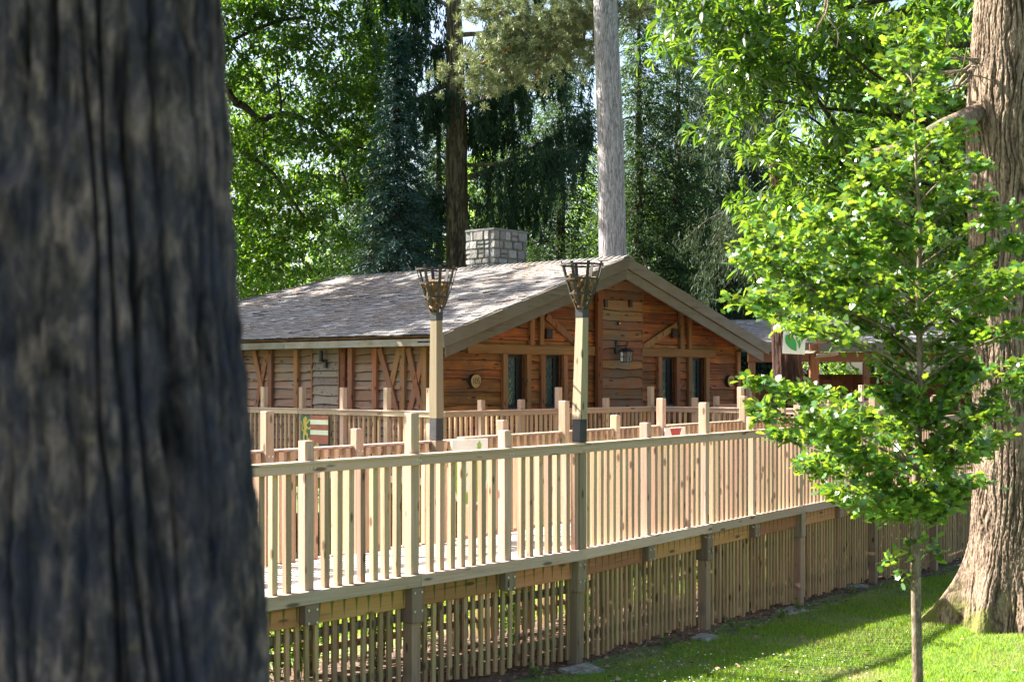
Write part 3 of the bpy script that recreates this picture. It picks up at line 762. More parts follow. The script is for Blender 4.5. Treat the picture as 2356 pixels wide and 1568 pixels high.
clad(WX0, WX1, 1.3, 5.4, .2, 'y', WY, 1, gl, holes).build('front_wall', [M['clad_x'], M['bark_edge_shade']], cab)
clad(WY, WYE, 1.3, 3.62, .17, 'x', WX0, 1).build('side_wall', [M['clad_y'], M['bark_edge_shade']], cab)
mb = MB(); mb.box(*[c for c in (0, WX1-WX0, 0.002, .1)], 0, WZ0-1.3); mb.box(0, WX1-WX0, .002, .1, WZ1-1.3, 2.3)
pr = 0.0
for a, b in WIN+[(WX1, WX1)]:
    mb.box(pr, a-WX0, .002, .1, WZ0-1.3+.001, WZ1-1.3-.001); pr = b-WX0
mb.prism([(0, 2.301), (WX1-WX0, 2.301), (PKX-WX0, PKZ-1.3-.14)], .002, .1)
mb.box(.002, .1, .11, WYE-WY, 0, 2.3); mb.box(WX1-WX0-.1, WX1-WX0, .11, WYE-WY, 0, 2.3); mb.box(.11, WX1-WX0-.11, WYE-WY-.1, WYE-WY, 0, 2.3)
mb.build('inner_wall', M['tie'], cab)
# centre bay boards
mb = clad(PX0+.03, PX1-.03, 1.32, 5.0, .2, 'y', WY-.1, 1, gl); mb.build('centre_bay', [M['bay_board'], M['bark_edge_shade']], cab)
mb = MB(); mb.prism([(PX0-WX0, 0), (PX1-WX0, 0), (PX1-WX0, gl(PX1)-1.3-.02), (PX0-WX0+.2, gl(PX0+.2)-1.3-.02), (PX0-WX0, gl(PX0)-1.3-.02)], -.098, .0)
mb.build('bay_core', M['tie'], cab)
def timber(name, a, b, w, t, mat, up=(0, 1, 0)):
    mb = MB(); mb.bar(loc(*a), loc(*b), w, t, up=up); return mb.build(name, mat, cab, bevel=.006)
for x, m_, w in ((PX0-.07, 'red_post', .16), (PX0+.012, 'batten', .035), (PX1-.012, 'batten', .035)):
    timber('corner_post' if w > .1 else 'batten', (x, WY-.13, 1.3), (x, WY-.13, gl(x)-.02), w, .08 if w > .1 else .03, M['red_board'] if w > .1 else M['stud'])
# tie beams each side of the bay
for a, b in ((18.6, PX0-.15), (PX1, 26.55)):
    mb = MB(); mb.box(a-WX0, b-WX0, -.1, -.03, 3.45-1.3, 3.63-1.3); mb.build('tie_beam', M['tie'], cab, bevel=.008)
for (a, b) in WIN:
    for x in (a-.07, b+.07): timber('window_post', (x, WY-.075, 1.3), (x, WY-.075, 3.449), .13, .07, M['stud'])
for v in (1215.5, 1238, 1560, 1579.5):
    x = onx(v, WY); timber('stud', (x, WY-.08, 3.631), (x, WY-.08, gl(x)+.02), .12, .07, M['stud'])
for (v0, y0, v1, y1) in ((1251, 727, 1330, 799), (1474, 799, 1551, 748)):
    xa, xb = onx(v0, WY), onx(v1, WY)
    timber('brace', (xa, WY-.06, zat(xa, WY, y0)), (xb, WY-.06, zat(xb, WY, y1)), .14, .05, M['stud'])
timber('corner_post', (WX0-.04, WY-.04, 1.3), (WX0-.04, WY-.04, 3.62), .14, .14, M['red_board'])
timber('corner_post', (WX1+.02, WY-.04, 1.3), (WX1+.02, WY-.04, 3.6), .14, .14, M['stud'])
# side wall timbers
for v in (630, 690, 815, 870, 935, 985, 560, 520, 470):
    y = ony(v, WX0); timber('stud', (WX0-.075, y, 1.3), (WX0-.075, y, 3.56), .08, .13, M['stud'], up=(0, 1, 0))
for (v0, v1) in ((880, 925), (925, 889), (946, 981), (984, 944), (591, 622), (622, 591)):
    ya, yb = ony(v0, WX0), ony(v1, WX0); off = .07 if v0 < v1 else .055
    timber('brace', (WX0-off, ya, 3.55), (WX0-off, yb, 2.25), .13, .05, M['stud'], up=(1, 0, 0))
ya, yb = ony(787, WX0), ony(728, WX0)
clad(ya, yb, 1.32, 3.56, .165, 'x', WX0-.05, 1).build('side_panel', [M['grey_board'], M['bark_edge_shade']], cab)
mb = MB(); mb.box(-.05, -.002, ya-WY, yb-WY, 0, 2.28); mb.build('panel_core', M['tie'], cab)
for y, mt in ((ya-.02, 'stud'), (yb+.02, 'stud')): timber('batten', (WX0-.08, y, 1.3), (WX0-.08, y, 3.56), .06, .04, M[mt], up=(0, 1, 0))
timber('corner_post', (WX0-.06, ya-.13, 1.3), (WX0-.06, ya-.13, 3.56), .1, .14, M['red_board'], up=(0, 1, 0))
# windows
win0 = None
for i, (a, b) in enumerate(WIN):
    w = b-a; mb = MB(); h = WZ1-WZ0
    mb.box(0, w, .02, .07, 0, .06); mb.box(0, w, .02, .07, h-.06, h); mb.box(0, .05, .02, .07, .0605, h-.0605); mb.box(w-.05, w, .02, .07, .0605, h-.0605)
    mb.box(w-.16, w-.051, .03, .075, .061, h-.061)
    fr = mb.build('window', M['black'], cab); fr.location = loc(a, WY, WZ0)
    mb = MB(); mb.box(.04, w-.12, .055, .06, .05, h-.05); mb.build('pane', M['glass'], fr)
    mb = MB(); ww, hh = w-.17, h-.12; px, pz = ww/3, hh/6
    for sgn in (1, -1):                            # diamond leading
        for k in range(-8, 14):
            # line u = k*px + sgn * z*px/pz
            segs = []
            for z in (0, hh):
                segs.append((k*px+sgn*z*px/pz, z))
            (u0, z0), (u1, z1) = segs
            if u0 > u1: (u0, z0), (u1, z1) = (u1, z1), (u0, z0)
            if u1 <= 0 or u0 >= ww: continue
            def cl(u): return z0+(z1-z0)*(u-u0)/(u1-u0)
            ua, ub = max(u0, 0), min(u1, ww)
            if ub-ua > .01: mb.bar((.05+ua, .05, .06+cl(ua)), (.05+ub, .05, .06+cl(ub)), .006, .006)
    mb.build('leading', M['lead'], fr)
    mb = MB(); mb.box(-.02, w+.02, -.06, .02, -.05, -.002); mb.build('sill', M['stain'], fr)
# roof: sheathing, shingles, barge boards, soffit, eave board
def roofpt(u, y): return None
mb = MB()
mb.hexa([loc(EX0, RY0+.02, EZ-.07), loc(PKX, RY0+.02, PKZ-.07), loc(PKX, RYR, PKZ-.07), loc(EX0, RYE, EZ-.07),
         loc(EX0, RY0+.02, EZ-.03), loc(PKX, RY0+.02, PKZ-.03), loc(PKX, RYR, PKZ-.03), loc(EX0, RYE, EZ-.03)])
mb.hexa([loc(PKX, RY0+.02, PKZ-.07), loc(EX1, RY0+.02, EZ-.07), loc(EX1, RYE, EZ-.07), loc(PKX, RYR, PKZ-.07),
         loc(PKX, RY0+.02, PKZ-.03), loc(EX1, RY0+.02, EZ-.03), loc(EX1, RYE, EZ-.03), loc(PKX, RYR, PKZ-.03)])
v = [mb.bm.verts.new(loc(*p)) for p in ((PKX, RYR, PKZ-.03), (EX1, RYE, EZ-.03), (EX0, RYE, EZ-.03))]; mb.bm.faces.new(v)
roof = mb.build('roof', M['soffit'], cab)
def shingles(ax, sgn):
    """courses on the slope going from the eave at ax up to the ridge"""
    mb = MB(); run = abs(PKX-ax); ns = 34; sl = math.hypot(run, PKZ-EZ)
    for c in range(ns):
        t0 = c/ns; t1 = min(1.0, (c+1.6)/ns)
        yl = RYE+(RYR-RYE)*t0
        y = RY0-.05+random.uniform(0, .1)
        while y < yl:
            w = random.uniform(.1, .24); jt = random.uniform(-.004, .004); up = .045 if random.random() < .03 else 0
            y2 = min(y+w, yl+.05)
            def pt(t, yy, h): return loc(ax+(PKX-ax)*t, yy, EZ+(PKZ-EZ)*t+h)
            lift = .014+random.uniform(-.005, .007)+up*.35
            mb.hexa([pt(t0+jt, y, -.01), pt(t0+jt, y2-.008, -.01), pt(t1, y2-.008, -.02), pt(t1, y, -.02),
                     pt(t0+jt, y, lift), pt(t0+jt, y2-.008, lift+random.uniform(-.004, .004)), pt(t1, y2-.008, -.0), pt(t1, y, -.0)], 0, 1)
            y += w
    return mb
shingles(EX0-.05, 1).build('shingle_slope', [M['shingle'], M['shingle_end_shade']], roof)
shingles(EX1+.05, -1).build('shingle_slope', [M['shingle'], M['shingle_end_shade']], roof)
mb = MB(); y = RY0-.06                             # ridge shingles
while y < RYR+.1:
    for sx in (-1, 1):
        mb.hexa([loc(PKX, y, PKZ+.01), loc(PKX+sx*.17, y, PKZ-.045), loc(PKX+sx*.17, y+.22, PKZ-.055), loc(PKX, y+.22, PKZ-.005),
                 loc(PKX, y, PKZ+.045), loc(PKX+sx*.17, y, PKZ-.01), loc(PKX+sx*.17, y+.22, PKZ-.04), loc(PKX, y+.22, PKZ+.012)])
    y += .17
mb.build('ridge_shingles', M['shingle'], roof)
mb = MB(); n = 34                                  # hip shingles
for i in range(n):
    t = i/n; tt = (i+1.4)/n
    a = Vector((PKX+(EX0-PKX)*(1-t), RYR+(RYE-RYR)*(1-t), EZ+(PKZ-EZ)*t)); b = Vector((PKX+(EX0-PKX)*(1-tt), RYR+(RYE-RYR)*(1-tt), EZ+(PKZ-EZ)*tt))
    mb.bar(loc(*(a+Vector((0, 0, .03)))), loc(*(b+Vector((0, 0, .012)))), .2, .02)
mb.build('hip_shingles', M['shingle'], roof)
# fallen needles on the roof
n = 9000; t = rng.uniform(0, .97, n); yy = rng.uniform(RY0, RYR+.5, n)
mk = fbm(np.stack([t*6, yy*.7, 0*t], -1), 3) > .46; t = t[mk]; yy = yy[mk]; n = len(t)
P0 = np.stack([EX0+(PKX-EX0)*t, yy, EZ+(PKZ-EZ)*t+.03], -1); D = rng.normal(size=(n, 3))*np.array([1, 1, .12]); D[:, 2] += D[:, 0]*.3
o = foliage('needle_litter', M['needle_litter'], cab, P0, D, rng.uniform(.04, .11, n), .006, NEED, rng.uniform(0, 6, n), org=CB); o['kind'] = 'stuff'
# barge boards: two lapped planks each side
def barge(xa, za, xb, zb, top, h, y0, y1, name='barge_board'):
    mb = MB(); mb.prism([(xa-CB[0], za-top-CB[2]), (xb-CB[0], zb-top-CB[2]), (xb-CB[0], zb-top-h-CB[2]), (xa-CB[0], za-top-h-CB[2])], y0-CB[1], y1-CB[1])
    return mb.build(name, M['barge'], cab, bevel=.005)
barge(EX0, EZ, PKX, PKZ, .0, .235, RY0-.05, RY0-.003); barge(PKX+.004, PKZ, EX1, EZ, 0, .235, RY0-.05, RY0-.003)
ddx = .16
barge(EX0+ddx*.6, EZ+.05, PKX, PKZ, .2352, .21, RY0-.0, RY0+.045); barge(PKX+.004, PKZ, EX1-ddx, EZ+.05, .2352, .21, RY0-.0, RY0+.045)
mb = MB()                                           # soffit boards under the verge, running down the slope
for (xa, za, xb, zb) in ((EX0, EZ, PKX, PKZ), (PKX, PKZ, EX1, EZ)):
    for i in range(4):
        y0 = RY0+.05+i*.145; mb.prism([(xa-CB[0], za-.115-CB[2]), (xb-CB[0], zb-.115-CB[2]), (xb-CB[0], zb-.14-CB[2]), (xa-CB[0], za-.14-CB[2])], y0-CB[1], y0+.138-CB[1])
mb.build('verge_soffit', M['soffit'], cab)
mb = MB(); y = RY0+.05                              # eave board along the side, in lengths
for L in (4.3, 3.9, 4.4):
    m3 = MB(); m3.box(EX0-.0-CB[0], EX0+.05-CB[0], y-CB[1], y+L-.01-CB[1], EZ-.2-CB[2], EZ-.035-CB[2]); m3.build('eave_board', M['eave'], cab, bevel=.006); y += L
mb.bm.free()
mb = MB(); mb.box(EX0+.052-CB[0], WX0-CB[0]-.01, RY0+.05-CB[1], RYE-CB[1], EZ-.16-CB[2], EZ-.13-CB[2]); mb.build('eave_soffit', M['soffit'], cab)
# chimney of rough stones
CHX0, CHX1, CHY0, CHY1, CHZ0, CHZ1 = 22.66, 23.76, 21.16, 22.0, 4.9, 6.24
ch = empty('chimney', loc(CHX0, CHY0, CHZ0)); ch.parent = cab
mb = MB(); mb.box(.03, CHX1-CHX0-.03, .03, CHY1-CHY0-.03, 0, CHZ1-CHZ0-.03); mb.build('mortar_core', M['mortar'], ch)
mb = MB()
def stone(cx0, cx1, z0, z1, face):
    p = .012; d = random.uniform(.0, .02)
    if face == 'f': return (cx0+p, cx1-p, -d-.01, .12, z0+p, z1-p)
    if face == 'l': return (-d-.01, .12, cx0+p, cx1-p, z0+p, z1-p)
    if face == 'r': return (CHX1-CHX0-.12, CHX1-CHX0+d+.01, cx0+p, cx1-p, z0+p, z1-p)
    return (cx0+p, cx1-p, CHY1-CHY0-.12, CHY1-CHY0+d+.01, z0+p, z1-p)
z = 0; H_ = CHZ1-CHZ0; row = 0
while z < H_-.02:
    rh = min(random.uniform(.12, .22), H_-z)
    if H_-z-rh < .06: rh = H_-z
    for face, L in (('f', CHX1-CHX0), ('l', CHY1-CHY0), ('r', CHY1-CHY0), ('b', CHX1-CHX0)):
        u = 0.0
        st = (.0 if row % 2 else .12) if face in 'lr' else 0
        u = .1225 if face in 'lr' else 0.
        end = L-.1225 if face in 'lr' else L
        while u < end-.01:
            w = min(random.uniform(.13, .34), end-u)
            if end-u-w < .08: w = end-u
            if rh > .17 and random.random() < .3: b_ = [stone(u, u+w, z, z+rh/2, face), stone(u, u+w, z+rh/2, z+rh, face)]
            else: b_ = [stone(u, u+w, z, z+rh, face)]
            for q in b_:
                j = lambda: random.uniform(-.009, .009)
                x0, x1, y0, y1, z0, z1 = q
                mb.hexa([(x0+j(), y0+j(), z0+j()), (x1+j(), y0+j(), z0+j()), (x1+j(), y1, z0+j()), (x0+j(), y1, z0+j()),
                         (x0+j(), y0+j(), z1+j()), (x1+j(), y0+j(), z1+j()), (x1+j(), y1, z1+j()), (x0+j(), y1, z1+j())])
            u += w
    z += rh; row += 1
mb.box(-.02, CHX1-CHX0+.02, -.02, CHY1-CHY0+.02, H_-.02, H_+.035)
bmesh.ops.bevel(mb.bm, geom=list(mb.bm.edges), offset=.014, segments=2, affect='EDGES', clamp_overlap=True)
mb.build('chimney_stones', M['stone'], ch)
# vents on the bay and the small round camera
for v0, y0, w, h, nm in ((1390, 697, .10, .16, 'vent'), (1447, 697, .10, .16, 'vent')):
    x = onx(v0, WY-.14)+.03; z = zat(x, WY-.14, y0+1); mb = MB(); mb.box(-w/2, w/2, 0, .03, -h/2, h/2)
    for k in range(6): mb.box(-w/2+.015, w/2-.015, -.008, -.001, -h/2+.015+k*.023, -h/2+.028+k*.023)
    o = mb.build('vent', M['vent'], cab); o.location = loc(x, WY-.175, z)

# ------------------------------------------------------------------ things fixed on the cabin
def on_front(v, y, off=.15): x = onx(v, WY-off); return x, WY-off, zat(x, WY-off, y)
x, y, z = on_front(1422, 744, .16)
r = empty('security_sensor', (x, y, z), 0, 'small black round sensor with white lens on the centre bay boards', 'sensor')
mb = MB(); mb.tube([(0, 0, 0), (0, -.04, 0)], .036, 14); mb.build('housing', M['metal_black'], r)
mb = MB(); mb.tube([(0, -.041, .003), (0, -.052, .003)], .016, 12); mb.build('lens', M['white'], r)
for v, yy, lb in ((1262-14, 768, 'brown speaker box beside the studs left of the nearer torch'), (1549, 767, 'brown speaker box under the right-hand eave above the windows')):
    x, y, z = on_front(1258 if v < 1300 else 1547, yy, .06)
    r = empty('speaker_box', (x, y, z), 0, lb, 'speaker', 'speaker boxes on the gable')
    mb = MB(); mb.box(-.08, .08, -.09, 0, -.1, .1); mb.build('case', M['vent'], r, bevel=.012)
    mb = MB(); mb.box(-.065, .065, -.096, -.0905, -.085, .085); mb.build('grille', M['black'], r)
def digit(ch, h):
    w = h*.55; t = h*.13; out = []
    def arc(cx, cz, rx, rz, a0, a1, n=12): return [(cx+rx*math.cos(a0+(a1-a0)*i/n), cz+rz*math.sin(a0+(a1-a0)*i/n)) for i in range(n+1)]
    if ch == '0': out = [arc(0, 0, w/2, h/2, 0, 2*PI, 18)]
    if ch == '1': out = [[(-.15*w, h*.3), (.05*w, h/2), (.05*w, -h/2)]]
    if ch == '5': out = [[(w*.4, h/2), (-w*.3, h/2), (-w*.36, h*.08)]+arc(-.02*w, -h*.18, w*.42, h*.3, 2.3, -2.4, 12)]
    if ch == '6': out = [[(w*.35, h/2), (-w*.15, h*.3), (-w*.42, -h*.1)]+arc(0, -h*.2, w*.42, h*.29, PI, 3*PI, 16)]
    return out, t
def log_sign(v, yy, num, lb):
    x, y, z = on_front(v, yy, .06)
    r = empty('number_sign', (x, y, z), 0, lb, 'number sign', 'log slice number signs')
    R_ = .135; mb = MB(); pts = []
    for k in range(20):
        a = 2*PI*k/20; q = R_*(1+.07*math.sin(a*2+1)+.04*math.sin(a*3)); pts.append((q*math.cos(a), q*math.sin(a)*1.04))
    mb.prism([(a*.93, b*.93) for a, b in pts], -.06, 0.01); mb.build('slice_face', M['slice'], r)
    mb = MB(); n_ = len(pts)
    for k in range(n_):
        a, b = pts[k], pts[(k+1) % n_]
        mb.hexa([(a[0]*.93, -.062, a[1]*.93), (b[0]*.93, -.062, b[1]*.93), (b[0]*.93, .01, b[1]*.93), (a[0]*.93, .01, a[1]*.93),
                 (a[0], -.058, a[1]), (b[0], -.058, b[1]), (b[0]*1.02, .01, b[1]*1.02), (a[0]*1.02, .01, a[1]*1.02)])
    mb.build('bark_rim', M['bark_limb'], r)
    mb = MB()
    for i, c in enumerate(num):
        st, t = digit(c, .1)
        for pl in st:
            for p, q in zip(pl, pl[1:]): mb.bar((p[0]+(i-1)*.066, -.0625, p[1]), (q[0]+(i-1)*.066, -.0625, q[1]), .004, .011, up=(0, 0, 1) if abs(p[0]-q[0]) > abs(p[1]-q[1]) else (1, 0, 0))
    mb.build('numerals', M['ink'], r)
log_sign(1090, 876, '105', 'round log slice sign carved 105 left of the leaded windows')
log_sign(1677, 876, '106', 'round log slice sign carved 106 right of the leaded windows')
# lantern
x, y, z = on_front(1418, 800, .15)
r = empty('wall_lantern', (x, WY-.15, z), 0, 'black carriage lantern on a scrolled bracket on the centre bay', 'lantern')
mb = MB(); mb.prism([(-.045, -.12), (.03, -.12), (.045, 0), (.035, .1), (0, .16), (-.03, .12), (-.05, 0)], -.03, 0.03); mb.build('back_plate', M['metal_black'], r, bevel=.008)
mb = MB(); mb.tube([(0, -.03, .03), (.02, -.1, .04), (.05, -.22, .045), (.06, -.25, .06)], .012, 8)
mb.tube([(.05+.035*math.cos(a)*.9, -.235-.02*math.sin(a), .085+.035*math.sin(a)) for a in np.linspace(-1.4, 3.9, 14)], .009, 7)
mb.build('scroll_arm', M['metal_black'], r, smooth=True)
mb = MB(); cz = -.28; W0, W1 = .085, .1
for sx, sy in ((-1, -1), (1, -1), (1, 1), (-1, 1)):
    mb.bar((.04+sx*W0, -.22+sy*W0, cz), (.04+sx*W1, -.22+sy*W1, cz+.2), .012, .012)
for k in range(4):
    a = ((-1, -1), (1, -1), (1, 1), (-1, 1))[k]; b = ((1, -1), (1, 1), (-1, 1), (-1, -1))[k]
    for zz, W_ in ((0, W0), (.1, (W0+W1)/2), (.2, W1)): mb.bar((.04+a[0]*W_, -.22+a[1]*W_, cz+zz), (.04+b[0]*W_, -.22+b[1]*W_, cz+zz), .008, .01)
    mb.bar((.04+(a[0]+b[0])/2*W0, -.22+(a[1]+b[1])/2*W0, cz), (.04+(a[0]+b[0])/2*W1, -.22+(a[1]+b[1])/2*W1, cz+.2), .008, .008)
mb.box(.04-W0, .04+W0, -.22-W0, -.22+W0, cz-.012, cz); mb.build('cage', M['metal_black'], r)
mb = MB(); a = [mb.bm.verts.new((.04+sx*.13, -.22+sy*.13, cz+.205)) for sx, sy in ((-1, -1), (1, -1), (1, 1), (-1, 1))]; t = [mb.bm.verts.new((.04+sx*.02, -.22+sy*.02, cz+.28)) for sx, sy in ((-1, -1), (1, -1), (1, 1), (-1, 1))]
mb.bm.faces.new(a[::-1]); mb.bm.faces.new(t)
for k in range(4): mb.bm.faces.new((a[k], a[(k+1) % 4], t[(k+1) % 4], t[k]))
mb.tube([(.04, -.22, cz+.28), (.045, -.23, cz+.33)], .01, 6)
mb.build('hood', M['metal_black'], r)
mb = MB(); mb.box(.04-W0+.006, .04+W0-.006, -.22-W0+.006, -.22+W0-.006, cz+.005, cz+.195); mb.build('lamp_glass', M['lampglass'], r)
# up/down light on the side wall
yy = ony(745, WX0-.15); r = empty('wall_light', (WX0-.1, yy, zat(WX0-.15, yy, 830)), 0, 'black twin tube wall light on the grey panel of the side wall', 'wall light')
mb = MB(); mb.box(-.05, 0, -.05, .03, -.13, .03); mb.build('bracket', M['metal_black'], r, bevel=.006)
mb = MB(); mb.tube([(-.1, .03, -.02), (-.1, .03, .2)], .045, 16); mb.build('tube', M['metal_black'], r, smooth=False)

# ------------------------------------------------------------------ shields
def shield_outline(w, h, n=9):
    p = [(-w/2, h/2), (w/2, h/2), (w/2, -h*.05)]
    for i in range(1, n): t = i/n; p.append((w/2*math.cos(t*PI/2)**.8, -h*.05-(h*.45)*math.sin(t*PI/2)))
    p.append((0, -h/2))
    for i in range(n-1, 0, -1): t = i/n; p.append((-w/2*math.cos(t*PI/2)**.8, -h*.05-(h*.45)*math.sin(t*PI/2)))
    p.append((-w/2, -h*.05)); return p
def clip_rect(poly, x0, x1, z0, z1):
    def cut(pl, ins, inter):
        out = []
        for i in range(len(pl)):
            a, b = pl[i-1], pl[i]
            if ins(b):
                if not ins(a): out.append(inter(a, b))
                out.append(b)
            elif ins(a): out.append(inter(a, b))
        return out
    def ix(c): return lambda a, b: (c, a[1]+(b[1]-a[1])*(c-a[0])/(b[0]-a[0]))
    def iz(c): return lambda a, b: (a[0]+(b[0]-a[0])*(c-a[1])/(b[1]-a[1]), c)
    for ins, it in ((lambda p: p[0] >= x0, ix(x0)), (lambda p: p[0] <= x1, ix(x1)), (lambda p: p[1] >= z0, iz(z0)), (lambda p: p[1] <= z1, iz(z1))):
        poly = cut(poly, ins, it)
        if len(poly) < 3: return []
    return poly
def plate(root, name, poly, y, t, mat):
    if len(poly) < 3: return None
    mb = MB(); mb.prism(poly, y-t, y); return mb.build(name, mat, root)
# green and white shield on the far handrail
x0, x1 = onx(1043, FB[1]-.1), onx(1126, FB[1]-.1); w = x1-x0; z1 = 2.325; h = .74
r = empty('shield_sign', ((x0+x1)/2, FB[1]-.06, z1-h/2), 0, 'shield-shaped sign in green and white hung inside the handrail by the first torch', 'shield sign', 'shield signs')
S = shield_outline(w, h)
plate(r, 'board', S, 0, .018, M['white'])
plate(r, 'field', clip_rect(shield_outline(w*.9, h*.93), -w, w, -h, h*.27), -.0185, .003, M['signgreen'])
plate(r, 'emblem', [(-w*.12, -h*.28), (w*.06, -h*.28), (w*.12, -h*.15), (w*.12, h*.2), (-w*.12, h*.2)], -.0215, .003, M['white'])
plate(r, 'emblem', [(-w*.08, h*.22), (-w*.02, h*.22), (-w*.02, h*.29), (-w*.08, h*.29)], -.0215, .003, M['white'])
plate(r, 'emblem', [(.0, h*.22), (w*.06, h*.22), (w*.08, h*.29), (.02*w, h*.3)], -.0215, .003, M['white'])
plate(r, 'emblem', [(-w*.12, -h*.02), (w*.12, h*.13), (w*.12, h*.1), (-w*.12, -h*.06)], -.0245, .002, M['signgreen'])
plate(r, 'emblem', [(w*.22, -h*.42), (w*.34, -h*.3), (w*.42, -h*.05), (w*.42, h*.26), (w*.34, h*.26), (w*.3, -h*.1)], -.0215, .003, M['white'])
plate(r, 'stem', [(w*.2, -h*.35), (w*.27, -h*.3), (w*.27, h*.28), (w*.3, h*.42), (w*.25, h*.47), (w*.2, h*.42), (w*.2, h*.25)], -.0245, .003, M['signgreen'])
# red and white shield on the right stretch
sgn = 4.02; cx, cy = FB[0]+sgn*D2[0]+D2[1]*.07, FB[1]+sgn*D2[1]-D2[0]*.07; cx += .95*D2[0]; cy += .95*D2[1]
w, h = .62, .74
r = empty('shield_sign', (cx, cy, 2.31-h/2), A2, 'shield-shaped sign with red and white chevrons hung inside the right stretch of handrail', 'shield sign', 'shield signs')
S = shield_outline(w, h); plate(r, 'board', S, 0, .018, M['white'])
tri = [(-w*.27, h*.48), (w*.30, h*.48), (0, h*.12)]
plate(r, 'emblem', tri, -.0185, .003, M['signred'])
for sx in (-1, 1):
    pl = [(sx*w*.48, h*.34), (sx*w*.12, 0.02*h), (sx*w*.12, -h*.14), (sx*w*.48, h*.18)]
    plate(r, 'emblem', pl, -.0185, .003, M['signred'])
    pl = [(sx*w*.42, -h*.02), (sx*.02*w, -h*.2), (sx*.02*w, -h*.36), (sx*w*.42, -h*.18)]
    plate(r, 'emblem', pl, -.0185, .003, M['signred'])
# quartered heraldic shield on the cabin deck railing (faces -X)
yA, yB = 16.4+3.42, 16.4+2.66; w = yA-yB; h = .74
r = empty('shield_sign', (16.19, (yA+yB)/2, PZ+1.0-h/2-.02), -PI/2, 'quartered heraldic shield with gold lions and red and cream stripes on the deck railing', 'shield sign', 'shield signs')
S = shield_outline(w, h); plate(r, 'board', S, .02, .018, M['darkgreen'])
xm = -w*.14; zm = -h*.17
plate(r, 'quarter', clip_rect(S, xm+.001, w, zm, h), -.0, .004, M['brickred'])
plate(r, 'quarter', clip_rect(S, -w, xm, -h, zm), -.0, .004, M['brickred'])
plate(r, 'quarter', clip_rect(S, xm+.001, w, -h, zm-.001), -.0, .004, M['darkblue'])
plate(r, 'quarter', clip_rect(S, -w, xm, zm+.001, h), -.0, .004, M['darkgreen'])
for k in (.29, .045): plate(r, 'stripe', clip_rect(S, xm+.003, w*.495, h*k, h*(k+.11)), -.005, .003, M['cream'])
def lion(root, cx, cz, s, mir=1):
    parts = [[(-.1, .5), (.02, .56), (.12, .47), (.1, .38), (.02, .34), (-.12, .3), (-.16, .4)],                      # head and mane
             [(-.14, .36), (.06, .34), (.1, .1), (.06, -.1), (-.1, -.12), (-.12, .1)],                                 # chest and belly
             [(.04, .3), (.2, .42), (.3, .46), (.32, .38), (.24, .34), (.08, .18)],                                     # upper foreleg
             [(.06, .16), (.22, .08), (.34, .12), (.36, .04), (.24, 0), (.05, .05)],                                    # lower foreleg
             [(-.1, -.06), (.06, -.1), (.2, -.2), (.16, -.34), (.32, -.38), (.3, -.46), (.1, -.44), (.08, -.26), (-.06, -.2)],   # raised hind leg
             [(-.12, -.08), (-.02, -.14), (-.06, -.4), (.02, -.52), (-.1, -.56), (-.16, -.4)],                          # standing hind leg
             [(-.14, -.1), (-.24, 0), (-.22, .2), (-.3, .32), (-.26, .36), (-.17, .2), (-.19, .02), (-.1, -.04)]]       # tail
    mb = MB()
    for i, p in enumerate(parts): mb.prism([(cx+mir*a*s, cz+b*s) for a, b in p], -.009-.0006*i, -.0052)
    return mb.build('lion', M['gold'], root)
lion(r, xm-w*.17, zm+h*.33, .42); lion(r, xm+w*.26, zm-h*.17, .26, -1)

# ------------------------------------------------------------------ shelter on the right, banner, finger post
SA = YAW-PI/2
sh = empty('open_shelter', tuple(P(1900, 869, 38)[:2])+(0.6,), SA, 'open timber shelter with shingle roof and red-brown board wall behind the oak leaves', 'shelter')
# local x: to the right in the picture, local y: away
mb = MB(); z0, z1 = 3.22, 3.95
mb.hexa([(-2.6, -2.2, z0), (9, -2.2, z0), (9, 1.4, z1), (-2.6, 1.4, z1), (-2.6, -2.2, z0+.05), (9, -2.2, z0+.05), (9, 1.4, z1+.05), (-2.6, 1.4, z1+.05)])
mb.hexa([(-2.6, 1.401, z1), (9, 1.401, z1), (9, 5, z0), (-2.6, 5, z0), (-2.6, 1.401, z1+.05), (9, 1.401, z1+.05), (9, 5, z0+.05), (-2.6, 5, z0+.05)])
rf = mb.build('roof', M['soffit'], sh)
mb = MB()
for c in range(20):
    t0, t1 = c/20, min(1, (c+1.5)/20); x = -2.65
    while x < 9:
        wd = random.uniform(.12, .26)
        def pt(t, xx, hh): return (xx, -2.25+3.65*t, z0+.05+(z1-z0)*t+hh)
        lf = random.uniform(.015, .03)
        mb.hexa([pt(t0, x, 0), pt(t0, x+wd-.01, 0), pt(t1, x+wd-.01, 0), pt(t1, x, 0), pt(t0, x, lf), pt(t0, x+wd-.01, lf), pt(t1, x+wd-.01, .004), pt(t1, x, .004)]); x += wd
mb.build('shingle_slope', M['shingle'], rf)
mb = MB(); mb.box(-2.6, 9, -2.26, -2.21, z0-.16, z0+.04); mb.build('fascia', M['barge'], sh)
mb = MB(); mb.box(-2.4, 9, -2.0, -1.85, z0-.42, z0-.17); mb.build('tie_beam', M['tie'], sh)
for x in (-2.3, .6, 3.4, 6.2): mb = MB(); mb.box(x-.08, x+.08, -1.99, -1.86, 0, z0-.43); mb.build('post', M['stud'], sh)
mb = MB(); x = -2.6
while x < 9:
    wd = random.uniform(.13, .2); mb.box(x, x+wd-.008, 1.0+random.uniform(0, .012), 1.04, -.2, 2.5); x += wd
mb.build('board_wall', M['red_board'], sh)
mb = MB(); x = -2.6
while x < .2:
    wd = random.uniform(.13, .2); mb.box(x, x+wd-.008, -1.0+random.uniform(0, .012), -.96, -.2, 2.35); x += wd
mb.build('board_wall', M['red_board'], sh)
